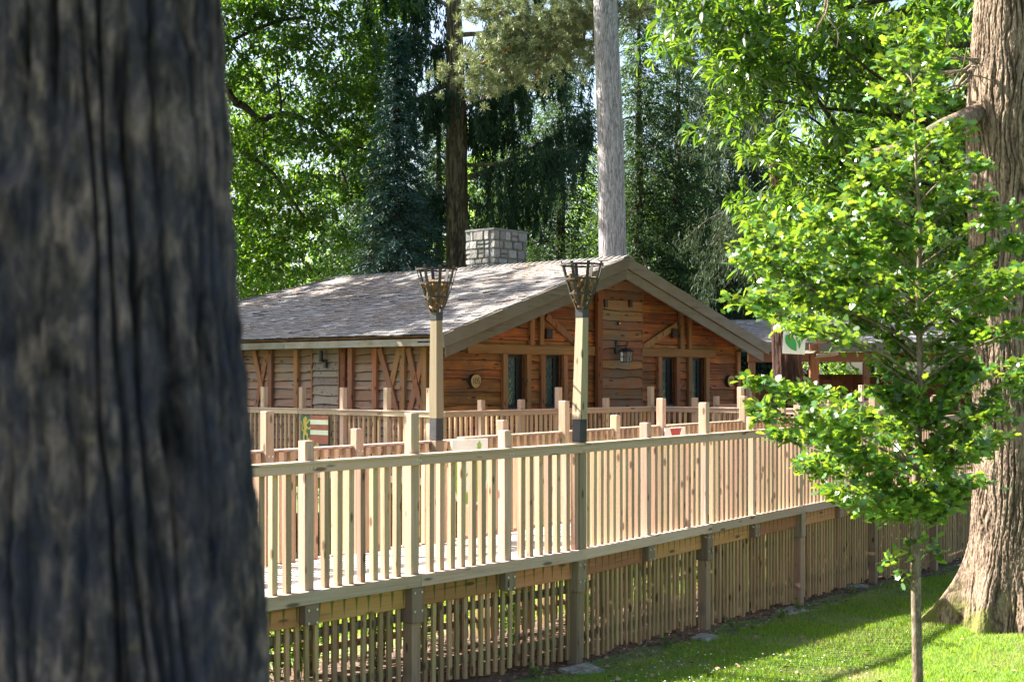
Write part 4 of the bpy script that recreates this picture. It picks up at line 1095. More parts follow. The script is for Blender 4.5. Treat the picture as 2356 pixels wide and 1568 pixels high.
# finger post
fp = P(1873, 800, 29); gfp = gza(fp[0], fp[1])
r = empty('finger_post', (fp[0], fp[1], gfp), SA, 'tall wooden signpost with several pointed pale boards above the deck', 'signpost')
zt = 3.95-gfp
mb = MB(); mb.box(-.09, .09, -.07, .07, 0, zt-.25); mb.build('post', M['stud'], r, bevel=.01)
for i, (a, L, z, tl) in enumerate(((.5, .55, zt-.1, .1), (1.1, .6, zt-.25, -.05), (2.5, .5, zt-.42, .08), (-.4, .6, zt-.2, .0), (.2, .5, zt-.5, -.08))):
    mb = MB(); mb.prism([(0, -.09), (L*.8, -.08), (L, 0), (L*.8, .09), (0, .08)], -.015, .015)
    o = mb.build('finger_board', M['grey_board'], r, bevel=.004); o.location = (0, -.09-i*.02, z); o.rotation_euler = (1.2, tl, a)
mb = MB(); mb.prism([(.1, 0), (.32, 0), (.3, 1.0), (.2, 1.6), (.11, 1.75)], -.03, .03); mb.build('carved_plank', M['barge'], r)
# banner with leaf emblem
bp = P(1827, 785, 28.2); bwid, bh = .44, .50; zc = bp[2]
r = empty('banner', (bp[0], bp[1], zc), SA, 'white cloth banner printed with a green leaf hanging in front of the redwood trunk', 'banner')
nxs, nzs = 14, 16; V = []; F = []
for i in range(nxs+1):
    for j in range(nzs+1):
        u, q = i/nxs-.5, j/nzs-.5; V.append((u*bwid+.02*q, -.006+.006*math.sin(u*9+q*3)*(.5-q), q*bh-.02*u))
for i in range(nxs):
    for j in range(nzs): k = i*(nzs+1)+j; F.append((k, k+nzs+1, k+nzs+2, k+1))
me = npmesh('cloth', V, F); o = link('cloth', me, M['cloth'], r, True); md = o.modifiers.new('s', 'SOLIDIFY'); md.thickness = .004
def bpoly(pts, name):                             # outline on the cloth, read as fractions of its width and height
    mb = MB(); mb.prism([((a-1085)/260*bwid, (805-b)/370*bh) for a, b in pts], -.022, -.0165); mb.build(name, M['leafgreen'], r)
bpoly([(978, 790), (977, 745), (988, 712), (1015, 706), (1045, 715), (1078, 750), (1098, 790), (1110, 835), (1112, 945), (1085, 938), (1045, 915), (1010, 875), (988, 835)], 'leaf_print')
bpoly([(1108, 735), (1135, 760), (1156, 795), (1163, 835), (1155, 880), (1140, 920), (1138, 870), (1128, 825), (1108, 785)], 'leaf_print')
bpoly([(1015, 694), (1060, 676), (1110, 676), (1155, 695), (1190, 735), (1190, 775), (1172, 828), (1166, 785), (1145, 745), (1112, 712), (1070, 694)], 'leaf_print')
mb = MB(); mb.tube([(-.27, .02, bh/2+.01), (.33, .02, bh/2+.01)], .012, 8); mb.tube([(.24, .03, bh*.2), (.36, .03, bh*.2)], .01, 6); mb.tube([(.22, .03, -bh*.35), (.36, .03, -bh*.35)], .01, 6)
mb.build('banner_rod', M['steel'], r)

# ------------------------------------------------------------------ stones by the skirt
for i, (v, y, w, lb) in enumerate(((1335, 1545, .42, 'pale stone slab at the foot of the second torch support'), (1820, 1407, .5, 'flat stone slab by the slatted skirt left of the sapling stem'),
                                   (1620, 1470, .34, 'small stone half in grass near the middle of the skirt'), (1965, 1350, .4, 'stone block in shade beside the skirt behind the sapling'))):
    d = 14.0
    for _ in range(12):
        p = P(v, y, d); g = gza(p[0], p[1]); d = (3-g)*FPX/(y-HOR)
    p = P(v, y, d); rz = random.uniform(-.3, .3)
    me_v = []
    mb = MB(); j = lambda k=.03: random.uniform(-k, k)
    mb.hexa([(-w/2+j(), -.12+j(), -.08), (w/2+j(), -.13+j(), -.08), (w/2+j(), .14+j(), -.08), (-w/2+j(), .13+j(), -.08),
             (-w/2+j(), -.11+j(), .05+j(.01)), (w/2+j(), -.12+j(), .045+j(.01)), (w/2+j(), .12+j(), .06), (-w/2+j(), .12+j(), .055)])
    bmesh.ops.subdivide_edges(mb.bm, edges=mb.bm.edges, cuts=2, use_grid_fill=True)
    for vv in mb.bm.verts: vv.co += Vector((j(.006), j(.006), j(.006)))
    o = mb.build('stone_slab', M['slab'], bevel=0); o.location = (p[0], p[1], g-.012); o.rotation_euler = (random.uniform(-.05, .05), random.uniform(-.06, .06), rz); tag(o, lb, 'stone', 'stones along the skirt')

# ------------------------------------------------------------------ trees
# 1 foreground pine: blurred trunk close to the camera
d = 2.6; px = FPX/d; cb = P(268, 1700, d+.25)[:2]; ct = P(205, 0, d+.25)[:2]
gb = gza(cb[0], cb[1]); zlo, zhi = 1.9, 3.9
dirxy = (np.array(ct)-np.array(cb))/2.0
def ctr(z): f = (z-2.3)/1.36; return np.array([*(np.array(cb)+(np.array(ct)-np.array(cb))*f), z])
pine = empty('pine_tree', (cb[0], cb[1], gb), 0, 'thick dark furrowed pine trunk out of focus in the left foreground', 'tree')
zs = np.array([gb-.3, .6, 1.6, 2.3, 3.0, 3.7, 5, 8, 12, 17]); rs = np.array([.43, .38, .348, .318, .288, .262, .24, .21, .16, .09])
pts_ = [ctr(min(z, 3.9)) if z < 3.9 else ctr(3.9)+np.array([0, 0, z-3.9]) for z in zs]
for q, z in zip(pts_, zs): q[2] = z
org = (cb[0], cb[1], gb)
trunk('trunk', M['bark_pine'], pine, pts_, rs, 460, 1700, .034, 4.2, 2.0, org, warp=.9, furrows=17, fzz=.75)
C = pts_[-1]+rng.normal(size=(60, 3))*np.array([1.6, 1.6, 2.2])
B, D = rosettes(C, .7, 20, 8, .5); foliage('crown', M['pineneedle'], pine, B, D, .16, .03, NEED, org=org)
# a tree added out of frame to the left that keeps the foreground pine in shade
nb = empty('broadleaf_tree', (-2.4, 8.6, gza(-2.4, 8.6)), 0, 'leafy tree added out of frame to the left to shade the pine', 'tree')
mb = MB(); limb(mb, (0, 0, -.3), (.2, .1, 7), .3, .14, 0, 9, .01)
for k in range(9): a = k*.7; limb(mb, (.1, .05, 3.5+k*.35), (2.2*math.cos(a), 2.2*math.sin(a), 5.5+k*.4), .09, .02)
mb.build('trunk', M['bark_limb'], nb, smooth=True)
C = np.array([-1.7, 8.2, 8.0])+unit(rng.normal(size=(170, 3)))*rng.uniform(.5, 1, (170, 1))*np.array([3.1, 2.6, 3.4])
B, D = rosettes(C, .7, 14, 5, .5); foliage('crown', M['chestnutfar'], nb, B, D, .26, .13, LENS, org=(-2.4, 8.6, gza(-2.4, 8.6)))

# 2 big oak with buttress roots
ox, oy = P(2338, 900, 17.5)[:2]; og = gza(ox, oy)
oak = empty('oak_tree', (ox, oy, og), 0, 'large old oak with rugged bark and mossy spreading roots at the right edge', 'tree')
def oflare(T, ZZ):
    z = ZZ-.3; f = np.clip(1-z/1.25, 0, 1.3)**2.2
    lob = .05+.95*np.clip(.5+.5*np.cos(T*6+.9)+.3*np.cos(T*3+1), 0, 1)**2.2
    return f*(.04+.52*lob)
opt = [(ox, oy, og-.3), (ox+.0, oy, og+.8), (ox+.03, oy-.02, og+2.2), (ox-.02, oy+.02, og+4), (ox-.04, oy+.05, og+6.2), (ox, oy, og+9), (ox+.1, oy, og+13)]
trunk('trunk', M['bark_oak'], oak, opt, [.62, .56, .525, .515, .54, .4, .16], 520, 1200, .028, 11, 3.5, (ox, oy, og), oflare, warp=.6, furrows=23, fzz=1.1)
mb = MB()
A0 = P(2248, 262, 17.3); A1 = P(2170, 292, 16.8); A2_ = P(2085, 345, 16.2); A3 = P(2015, 362, 15.8)
mb.tube([A0-np.array([ox, oy, og]), A1-np.array([ox, oy, og]), (A1+A2_)/2-np.array([ox, oy, og-.02]), A2_-np.array([ox, oy, og]), A3-np.array([ox, oy, og])], [.13, .1, .085, .085, .1], 12)
mb.build('broken_limb', M['bark_oak'], oak, smooth=True)
mb = MB()
def bare(base, ends, r0):
    base = np.asarray(base)
    for e in ends:
        pt = limb(mb, base, e, r0, r0*.3, -.06, 8, .1)
        for _ in range(3):
            i = random.randint(2, 6); q = np.array(pt[i]); limb(mb, q, q+rng.normal(size=3)*np.array([.2, .2, .2])+np.array([-.08, .0, -.05]), r0*.4, r0*.12, 0, 5, .12)
O_ = np.array([ox, oy, og])
bare(P(2245, 150, 17.2)-O_, [P(2105, 60, 15.6)-O_, P(2130, 150, 15.2)-O_, P(2085, 120, 15.5)-O_, P(2115, 215, 15.3)-O_, P(2180, 60, 15.8)-O_, P(2060, 190, 15.2)-O_], .022)
bare(P(1905, -40, 16.)-O_, [P(1880, 70, 15.8)-O_, P(1925, 110, 15.8)-O_], .014)
mb.build('dead_twigs', M['bark_twig'], oak, smooth=True)
mb = MB()
for (v, y, a, b, r_) in ((2250, 660, 2330, 700, .02),): limb(mb, P(v, y, 16)-O_, P(a, b, 15)-O_, r_, .005)
mb.build('side_twig', M['bark_twig'], oak, smooth=True)
C = np.array([ox+.5, oy-.5, og+12])+unit(rng.normal(size=(150, 3)))*rng.uniform(.4, 1, (150, 1))*np.array([3.4, 3.2, 2.6])
B, D = rosettes(C, .6, 12, 5, .5); foliage('crown', M['oakleaf'], oak, B, D, .14, .09, LENS, org=(ox, oy, og))

# 3 oak sapling near the camera
sd = 11.0; sb = P(2112, 1700, sd); sg = gza(sb[0], sb[1]); so_ = np.array([sb[0], sb[1], sg])
sap = empty('oak_sapling', tuple(so_), 0, 'slender young oak sapling with bright lobed leaves in front of the boardwalk', 'tree')
SP = [(2112, 1700), (2112, 1568), (2108, 1400), (2106, 1210), (2112, 1000), (2118, 860), (2112, 700), (2118, 520), (2108, 380), (2104, 260), (2096, 150), (2090, 85)]
spts = [so_*[1, 1, 0]+[0, 0, sg-.1]]+[P(v, y, sd) for v, y in SP]
srad = [.044, .042, .041, .038, .036, .030, .026, .021, .016, .012, .009, .006, .003]
mb = MB(); mb.tube([q-so_ for q in spts], srad, 14); mb.build('trunk', M['bark_sap'], sap, smooth=True)
poly = [(2060, 70), (2130, 90), (2170, 190), (2190, 290), (2235, 340), (2245, 440), (2330, 470), (2352, 500), (2345, 640), (2420, 700), (2430, 880), (2340, 960), (2270, 1090),
        (2215, 1170), (2130, 1215), (2060, 1215), (1950, 1150), (1850, 1090), (1790, 990), (1715, 895), (1730, 868), (1840, 890), (1900, 880), (1900, 850), (1790, 790), (1700, 690), (1692, 600), (1720, 540), (1850, 480), (1950, 430), (2010, 380), (2010, 320), (2040, 250), (2050, 180), (2025, 130)]
def strunk(y):
    for a, b, p, q in zip(SP, SP[1:], spts[1:], spts[2:]):
        if b[1] <= y <= a[1]: t = (a[1]-y)/(a[1]-b[1]); return p+(q-p)*t
    return spts[-1]
br = MB(); LB = []; LD = []
ENDS = [(1700, 600), (1745, 520), (1705, 690), (1800, 740), (1718, 888), (1750, 950), (1800, 1005), (1850, 1075), (1900, 1130), (1960, 1175), (1870, 505), (1950, 450), (1990, 400), (1930, 620), (1850, 660),
        (1790, 600), (1960, 740), (1880, 960), (1960, 1040), (1830, 900), (1770, 660), (2060, 140), (2130, 150), (2050, 220), (2160, 230), (2040, 310), (2190, 300), (2005, 365), (2230, 385), (2085, 90), (2100, 180), (2150, 330), (2070, 400),
        (2240, 450), (2330, 490), (2350, 560), (2400, 620), (2430, 720), (2420, 830), (2350, 900), (2300, 960), (2240, 1030), (2250, 1110), (2180, 1160), (2200, 900), (2260, 760), (2180, 680), (2260, 610), (2160, 550), (2060, 540), (2040, 640),
        (2340, 640), (2020, 1130), (2090, 1190), (2130, 1170), (1990, 960), (2050, 1060), (2160, 1080), (2020, 830), (2080, 930), (1900, 1010), (1930, 560), (2010, 480), (1850, 570), (2300, 700), (2170, 800), (1760, 560), (1990, 690), (1900, 700), (2050, 720), (2130, 470), (2290, 1010), (1980, 1100), (2070, 900), (2150, 940), (2080, 1010), (2170, 1010), (2060, 1120), (2150, 1130), (2110, 1060), (2030, 1180), (2180, 850), (2060, 800), (2130, 1190), (2100, 970), (2010, 900), (2230, 850), (2100, 640), (2140, 740)]
for i, (v, y) in enumerate(ENDS):
    wid = abs(v-2110); dp = sd+random.uniform(-1, 1)*min(1.2, .25+wid/300)
    e = P(v, y, dp); st = strunk(min(1190, y+35+wid*.4)); L = np.linalg.norm(e-st)
    pt = np.array(limb(br, st-so_, e-so_, .004+.000025*wid, .002, .06, 10, .045))+so_
    bd = unit(e-st); side = unit(np.cross(bd, [0, 0, 1.])); nn_ = int(7+L*15)
    for q in range(nn_):
        t = 1-(random.random()**1.2)*min(.8, .55+.1/L); k = min(int(t*9), 8); c = pt[k]+(pt[k+1]-pt[k])*(t*9-k)
        tl = random.uniform(.04, .2)*(1.25-t*.6); tip = c+side*tl*random.choice((-1, 1))+bd*tl*.6+np.array([0, 0, random.uniform(-.04, .07)])
        if q % 2 == 0: br.tube([c-so_, (c+tip)/2-so_+np.array([0, 0, .01]), tip-so_], [.0026, .002, .0012], 4)
        for w in range(random.randint(9, 15)):
            b = c+(tip-c)*random.uniform(.4, 1.05)+rng.normal(size=3)*np.array([.035, .035, .022])
            LB.append(b); LD.append(unit((tip-c)*6+rng.normal(size=3)*np.array([1, 1, .45])))
# low sprigs on the stem
for (v, y) in ((2060, 1305), (2040, 1290), (2080, 1330), (2150, 1260), (2165, 1275), (2095, 1245), (2070, 1265), (2135, 1235)):
    e = P(v, y, sd+random.uniform(-.1, .1)); limb(br, strunk(min(1390, y+40))-so_, e-so_, .005, .002, .03, 4, .05)
    for k in range(11): LB.append(e+rng.normal(size=3)*.035); LD.append(unit(rng.normal(size=3)*np.array([1, 1, .6])))
br.build('branches', M['bark_sap'], sap, smooth=True)
LB = np.array(LB); LD = np.array(LD); n = len(LB)
foliage('crown', M['oakleaf'], sap, LB, LD, rng.uniform(.05, .1, n), rng.uniform(.038, .068, n), OAK, rng.normal(size=n)*.75, org=so_)

# 4 sweet chestnut over the right side
cp = P(2310, 900, 22.5); cg = gza(cp[0], cp[1]); co = np.array([cp[0], cp[1], cg])
cht = empty('sweet_chestnut', tuple(co), 0, 'sweet chestnut with long glossy serrated leaves arching in from the right', 'tree')
mb = MB(); pts_ = limb(mb, (0, 0, -.3), (.3, .4, 9.5), .34, .14, 0, 12, .012)
poly = [(1480, -140), (1485, 30), (1500, 105), (1555, 140), (1530, 190), (1560, 235), (1600, 255), (1640, 320), (1625, 375), (1665, 395), (1700, 470), (1740, 540), (1715, 600),
        (1735, 690), (1800, 690), (1900, 640), (2260, 620), (2300, -140)]
C = scatter(poly, 18.0, 22.5, 400); C = C[fbm(C*1.1+5, 2) > .37]; print('clumps', len(C))
for k in range(26):
    e = C[k*len(C)//27]; limb(mb, np.array(pts_[random.randint(4, 11)]), e-co, .06, .012, .05, 8, .05)
mb.build('trunk', M['bark_limb'], cht, smooth=True)
B, D = rosettes(C, rng.uniform(.3, .6, len(C)), 14, 7, .4, .35)
n = len(B); foliage('crown', M['chestnutleaf'], cht, B, D, rng.uniform(.13, .23, n), rng.uniform(.038, .06, n), LENS, rng.normal(size=n)*.5, org=co)
poly = [(1900, -140), (1950, 200), (1900, 330), (1880, 560), (1800, 620), (1850, 700), (2300, 700), (2420, 400), (2420, -140)]
C = scatter(poly, 22, 26, 200); B, D = rosettes(C, .7, 14, 6, .4, .3); n = len(B)
foliage('inner_crown', M['chestnutleaf'], cht, B, D, rng.uniform(.15, .25, n), rng.uniform(.05, .08, n), LENS, rng.normal(size=n)*.5, org=co)

# generic conifer
def conifer(name, label, v, dep, ytop, rbase, mat, bark, trunk_r, crown_from=0.1, nb_=150, droop=.25, hang=.0, dens=34, cl=.16, cw=.035, group=None, fork=None, power=1.0, lean=0, seglen=.16, tone=None):
    top = P(v, ytop, dep); g = gza(top[0], top[1]); H_ = top[2]-g; o0 = np.array([top[0], top[1], g])
    root = empty(name, tuple(o0), 0, label, 'tree', group)
    trunk('trunk', bark, root, [(top[0], top[1], g-.3), (top[0]+lean*.5, top[1], g+H_*.5), (top[0]+lean, top[1], g+H_)], [trunk_r, trunk_r*.62, .03], 40, 150, trunk_r*.09, 7, 1.3, tuple(o0))
    P0 = []; D_ = []; br = MB()
    for i in range(nb_):
        f = crown_from+(1-crown_from)*(i+random.random())/nb_; z = f*H_; rr = rbase*((1-f)/(1-crown_from))**power*random.uniform(.65, 1.15)+.12
        a = i*2.399+random.uniform(-.3, .3); d = np.array([math.cos(a), math.sin(a), 0])
        n_ = max(3, int(rr/seglen)); t = np.linspace(.12, 1, n_)
        pz = z-droop*rr*t**1.6+.10*rr*np.sin(t*PI)+.12*rr*np.clip(t-.75, 0, 1)
        pts = np.stack([lean*f+d[0]*rr*t, d[1]*rr*t, pz], -1)
        if rr > .8 and i % 2 == 0: br.tube([pts[0]*[.1, .1, 1]]+[q for q in pts[::max(1, n_//4)]], [.02+.018*rr]+[.01+.01*rr*(1-j/6) for j in range(len(pts[::max(1, n_//4)]))], 5)
        k = dens; idx = rng.integers(0, n_, n_*k//2)
        b = pts[idx]+rng.normal(size=(len(idx), 3))*np.array([.09, .09, .04])*(.5+rr*.25)
        side = np.array([-d[1], d[0], 0]); sgn = rng.choice([-1, 1], len(idx))[:, None]
        spread = rng.uniform(0, 1, (len(idx), 1))*.28*rr*(1-t[idx][:, None]*.6)
        b = b+side*sgn*spread
        dd = d*.6+side*sgn*.6+rng.normal(size=(len(idx), 3))*.45+np.array([0, 0, -.1-hang*1.6])
        if hang: b[:, 2] -= rng.uniform(0, 1, len(idx))*hang*.8*(.4+.3*rr)
        P0.append(b); D_.append(dd)
    if len(br.bm.verts): br.build('branches', M['bark_limb'], root)
    else: br.bm.free()
    P0 = np.concatenate(P0); D_ = np.concatenate(D_); n = len(P0)
    foliage('crown', mat, root, P0, D_, rng.uniform(.6, 1.25, n)*cl, rng.uniform(.7, 1.3, n)*cw, NEED, rng.uniform(0, 6.3, n))
    return root
conifer('blue_spruce', 'narrow dark blue-green spruce tapering to a point left of the chimney', 915, 39.5, 70, 2.3, M['spruceblue'], M['bark_limb'], .2, .02, 260, .3, .15, 60, .15, .034, power=.9)
# 5 tall grey trunk behind the cabin
gt = P(1390, -900, 36.5); gbp = P(1411, 640, 36.5); gg = gza(gbp[0], gbp[1]); go = (gbp[0], gbp[1], gg)
t_ = empty('tall_conifer', go, 0, 'tall straight pale grey conifer trunk rising behind the roof peak', 'tree')
trunk('trunk', M['bark_grey'], t_, [(gbp[0], gbp[1], gg-.3), tuple(gbp), tuple(P(1404, 300, 36.5)), tuple(P(1392, 0, 36.5)), tuple(gt)], [.42, .36, .335, .305, .2], 200, 900, .012, 12, 4, go, furrows=17, fzz=1.2)
C = gt+rng.normal(size=(90, 3))*np.array([1.5, 1.5, 1.8])
B, D = rosettes(C, .8, 22, 7, .4); foliage('crown', M['pineneedle'], t_, B, D, .2, .035, NEED, org=go)
# 6 big mossy conifer with hanging foliage
bc = P(1052, 700, 42); bg_ = gza(bc[0], bc[1]); bo_ = np.array([bc[0], bc[1], bg_])
t_ = empty('weeping_conifer', tuple(bo_), 0, 'large mossy trunked conifer with drooping dark foliage behind the chimney', 'tree')
trunk('trunk', M['bark_dark'], t_, [(bc[0], bc[1], bg_-.3), tuple(P(1052, 560, 42)), tuple(P(1050, 300, 42)), tuple(P(1046, 100, 42)), tuple(P(1040, -250, 42))], [.42, .35, .32, .26, .12], 60, 420, .03, 7, 1.2, tuple(bo_))
mb = MB(); ends = []
for (v0, y0, v1, y1, dd, r) in ((1078, 408, 1205, 348, 0, .1), (1205, 348, 1370, 250, .5, .05), (1030, 195, 960, 235, 0, .09), (1075, 225, 1150, 300, .6, .06), (1070, 250, 1200, 170, -1, .06), (1035, 120, 930, 60, 0, .06),
                               (1060, 80, 1240, 40, -1.2, .08), (1075, 140, 1300, 130, 1.2, .07), (1050, 430, 960, 470, 1, .05), (1080, 480, 1250, 430, 2, .05), (1045, 20, 900, -60, 1, .07), (1060, -60, 1330, -60, .5, .07), (1078, 380, 1330, 330, -1.5, .06)):
    a = P(v0, y0, 42); b = P(v1, y1, 42+dd); pp = limb(mb, a-bo_, b-bo_, r, r*.35, -.04 if y1 < y0 else .06, 9, .03); ends.append(pp)
mb.build('limbs', M['bark_dark'], t_, smooth=True)
P0 = []; D_ = []
for k_, pp in enumerate(ends):
    pp = np.array(pp)+bo_
    for _ in range(46 if k_ else 12):
        t = random.uniform(.3, 1)*(len(pp)-1); i = min(int(t), len(pp)-2); q = pp[i]+(pp[i+1]-pp[i])*(t-i)
        q = q+rng.normal(size=3)*np.array([.45, .45, .12]); Ls = random.uniform(.4, 1.5); m_ = int(Ls*95)
        tt = rng.uniform(0, 1, m_)[:, None]; P0.append(q+np.array([0, 0, -1])*tt*Ls+rng.normal(size=(m_, 3))*np.array([.09, .09, .03])*(1.1-tt)); dd = rng.normal(size=(m_, 3))*.4+np.array([0, 0, -1]); D_.append(dd)
P0 = np.concatenate(P0); D_ = np.concatenate(D_); n = len(P0)
foliage('crown', M['sprucedark'], t_, P0-bo_, D_, rng.uniform(.1, .22, n), rng.uniform(.025, .045, n), NEED, rng.uniform(0, 6.3, n))
# 7 pine with grey green tufts whose boughs reach across the top
pc = P(1412, 900, 39.5); pg = gza(pc[0], pc[1]); po = np.array([pc[0], pc[1], pg])
t_ = empty('scots_pine', tuple(po), 0, 'pine with grey-green tufted needles on crooked orange boughs at top centre', 'tree')
mb = MB(); main = limb(mb, (0, 0, -.3), P(1392, -260, 39.5)-po, .24, .14, 0, 12, .002)
tips = []
for (v0, y0, v1, y1, dd) in ((1395, 40, 1230, 60, -.5), (1395, 60, 1170, 130, 0), (1230, 90, 1060, 180, .2), (1230, 60, 1080, 20, 0), (1400, 20, 1250, -60, 1), (1392, -60, 1100, -70, -1), (1300, 70, 1230, 190, .5), (1395, 30, 1580, 30, 0), (1200, 110, 1110, 230, .2), (1350, 50, 1330, 150, .6)):
    tips.append(np.array(limb(mb, P(v0, y0, 38)-po, P(v1, y1, 38+dd)-po, .06, .02, .06, 9, .07)))
mb.build('trunk', M['bark_scots'], t_, smooth=True)
P0 = []; D_ = []
for pp in tips:
    for _ in range(120):
        t = random.uniform(.1, 1)*(len(pp)-1); i = min(int(t), len(pp)-2); q = pp[i]+(pp[i+1]-pp[i])*(t-i)+rng.normal(size=3)*np.array([.42, .42, .27])+np.array([0, 0, .12])
        m_ = 52; dd = rdir(m_, .4); P0.append(q+rdir(m_)*.07*rng.uniform(0, 1, (m_, 1))); D_.append(dd)
P0 = np.concatenate(P0); D_ = np.concatenate(D_); n = len(P0)
foliage('crown', M['pineneedle'], t_, P0, D_, rng.uniform(.12, .2, n), .018, NEED, rng.uniform(0, 6.3, n))
# 8 left sweet chestnut
lc = P(440, 900, 43.5); lg_ = gza(lc[0], lc[1]); lo_ = np.array([lc[0], lc[1], lg_])
t_ = empty('sweet_chestnut', tuple(lo_), 0, 'dense green sweet chestnut with dark twisting limbs between the foreground pine and the spruce', 'tree')
mb = MB(); main = limb(mb, (0, 0, -.3), P(430, 120, 43)-lo_, .45, .2, 0, 12, .01)
for (v0, y0, v1, y1, r) in ((540, 235, 600, 280, .16), (600, 280, 645, 262, .14), (645, 262, 720, 285, .14), (720, 285, 780, 360, .11), (720, 285, 755, 235, .07), (780, 330, 880, 355, .06), (520, 200, 545, 240, .18), (780, 360, 800, 430, .06), (645, 262, 640, 150, .05), (600, 280, 620, 400, .05), (745, 270, 830, 250, .05), (500, 300, 700, 500, .09), (520, 100, 700, 40, .08)):
    limb(mb, P(v0, y0, 43.2)-lo_, P(v1, y1, 42.9)-lo_, r*.8, r*.5, .05, 6, .05)
mb.build('trunk', M['bark_limb'], t_, smooth=True)
poly = [(380, -260), (900, -260), (965, -20), (975, 45), (935, 110), (950, 200), (905, 260), (880, 330), (860, 400), (885, 470), (905, 540), (840, 585), (790, 620), (700, 650), (560, 720), (380, 700)]
C = scatter(poly, 41.5, 48, 760)
keep = fbm(C*.55, 2) > .25; C = C[keep]
B, D = rosettes(C, rng.uniform(.5, 1.0, len(C)), 22, 6, .36, .35); n = len(B)
foliage('crown', M['chestnutfar'], t_, B, D, rng.uniform(.14, .24, n), rng.uniform(.05, .075, n), LENS, rng.normal(size=n)*.5, org=lo_)
# tree added out of view behind left so its shade dapples the roof
lc = np.array([12.5, 37.0, gza(12.5, 37.)])
RS = lc.copy()
t_ = empty('broadleaf_tree', tuple(lc), 0, 'tall broadleaf tree behind the left end of the cabin, added out of view to dapple the roof with shade', 'tree')
mb = MB(); limb(mb, (0, 0, -.3), (0, 0, 13), .4, .15, 0, 12, .01)
for k in range(14): a = k*1.1; limb(mb, (0, 0, 6+k*.6), (4*math.cos(a), 4*math.sin(a), 8.5+k*.75), .12, .02)
mb.build('trunk', M['bark_limb'], t_, smooth=True)
C = lc+np.array([0, 0, 15.5])+unit(rng.normal(size=(300, 3)))*rng.uniform(.3, 1, (300, 1))*np.array([6.0, 4, 8.0])
B, D = rosettes(C, 1.2, 16, 5, .5); foliage('crown', M['chestnutfar'], t_, B, D, .34, .18, LENS, org=lc)
# 9 redwood by the deck
rp = P(1815, 880, 28.6); rg = gza(rp[0], rp[1]); ro = np.array([rp[0], rp[1], rg])
t_ = empty('redwood_tree', tuple(ro), 0, 'dark redwood with stringy rust-edged bark behind the banner', 'tree')
trunk('trunk', M['bark_red'], t_, [(rp[0], rp[1], rg-.3), tuple(P(1814, 870, 28.6)), tuple(P(1806, 760, 28.6)), tuple(P(1795, 480, 28.6)), tuple(P(1790, 0, 28.6)), tuple(P(1790, -500, 28.6))], [.4, .31, .28, .22, .15, .05], 70, 420, .03, 8, .8, tuple(ro))
P0 = []; D_ = []; mb = MB()
for k in range(34):
    y0 = random.uniform(-350, 560); a = random.uniform(0, 6.28); st = P(1792, y0, 28.6); L = random.uniform(1.2, 2.6)
    e = st+np.array([math.cos(a)*L, math.sin(a)*L, -random.uniform(.5, 1.5)]); pp = limb(mb, st-ro, e-ro, .04, .01, .08, 7, .05); pp = np.array(pp)
    for _ in range(16):
        t = random.uniform(.3, 1)*(len(pp)-1); i = min(int(t), len(pp)-2); q = pp[i]+(pp[i+1]-pp[i])*(t-i)+rng.normal(size=3)*.22
        Ls = random.uniform(.25, .7); m_ = int(Ls*120); tt = rng.uniform(0, 1, m_)[:, None]
        P0.append(q+np.array([0, 0, -1])*tt*Ls+rng.normal(size=(m_, 3))*.06); D_.append(rng.normal(size=(m_, 3))*.5+np.array([0, 0, -1]))
mb.build('branches', M['bark_limb'], t_, smooth=True)
P0 = np.concatenate(P0); D_ = np.concatenate(D_); n = len(P0)
foliage('crown', M['redwoodleaf'], t_, P0, D_, rng.uniform(.08, .17, n), .016, NEED, rng.uniform(0, 6.3, n))
# 10 conifers behind the cabin and far trees
specs = [(1560, 47, 0, 2.9, 'sprucelight', 'pale green drooping fir right of the tall grey trunk'),
         (1650, 52, -20, 3.4, 'sprucedark', 'dark drooping spruce behind the right slope of the cabin roof'),
         (1290, 50, 20, 3.6, 'sprucelight', 'curtain-like spruce between the chimney and the tall grey trunk'),
         (1180, 58, 60, 3.0, 'sprucelight', 'lighter fir seen in the gap above the chimney'),
         (1740, 46, 260, 2.6, 'redwoodleaf', 'brownish green cypress above the shelter roof'),
         (1010, 55, 120, 3.0, 'sprucelight', 'pale fir glimpsed between blue spruce and mossy trunk'),
         (1470, 46, -60, 2.6, 'sprucelight', 'sunlit far fir just right of the tall grey trunk'),
         (860, 54, -40, 3.4, 'sprucedark', 'dark spruce behind the leafy chestnut on the left')]
for (v, dp, yt, rb, mt, lb) in specs:
    conifer('spruce_tree', lb, v, dp, yt, rb, M[mt], M['bark_dark'], .28, .12, 170, .38, .32, 70, .16, .034, group='conifers behind the cabin', power=.6, seglen=.2)
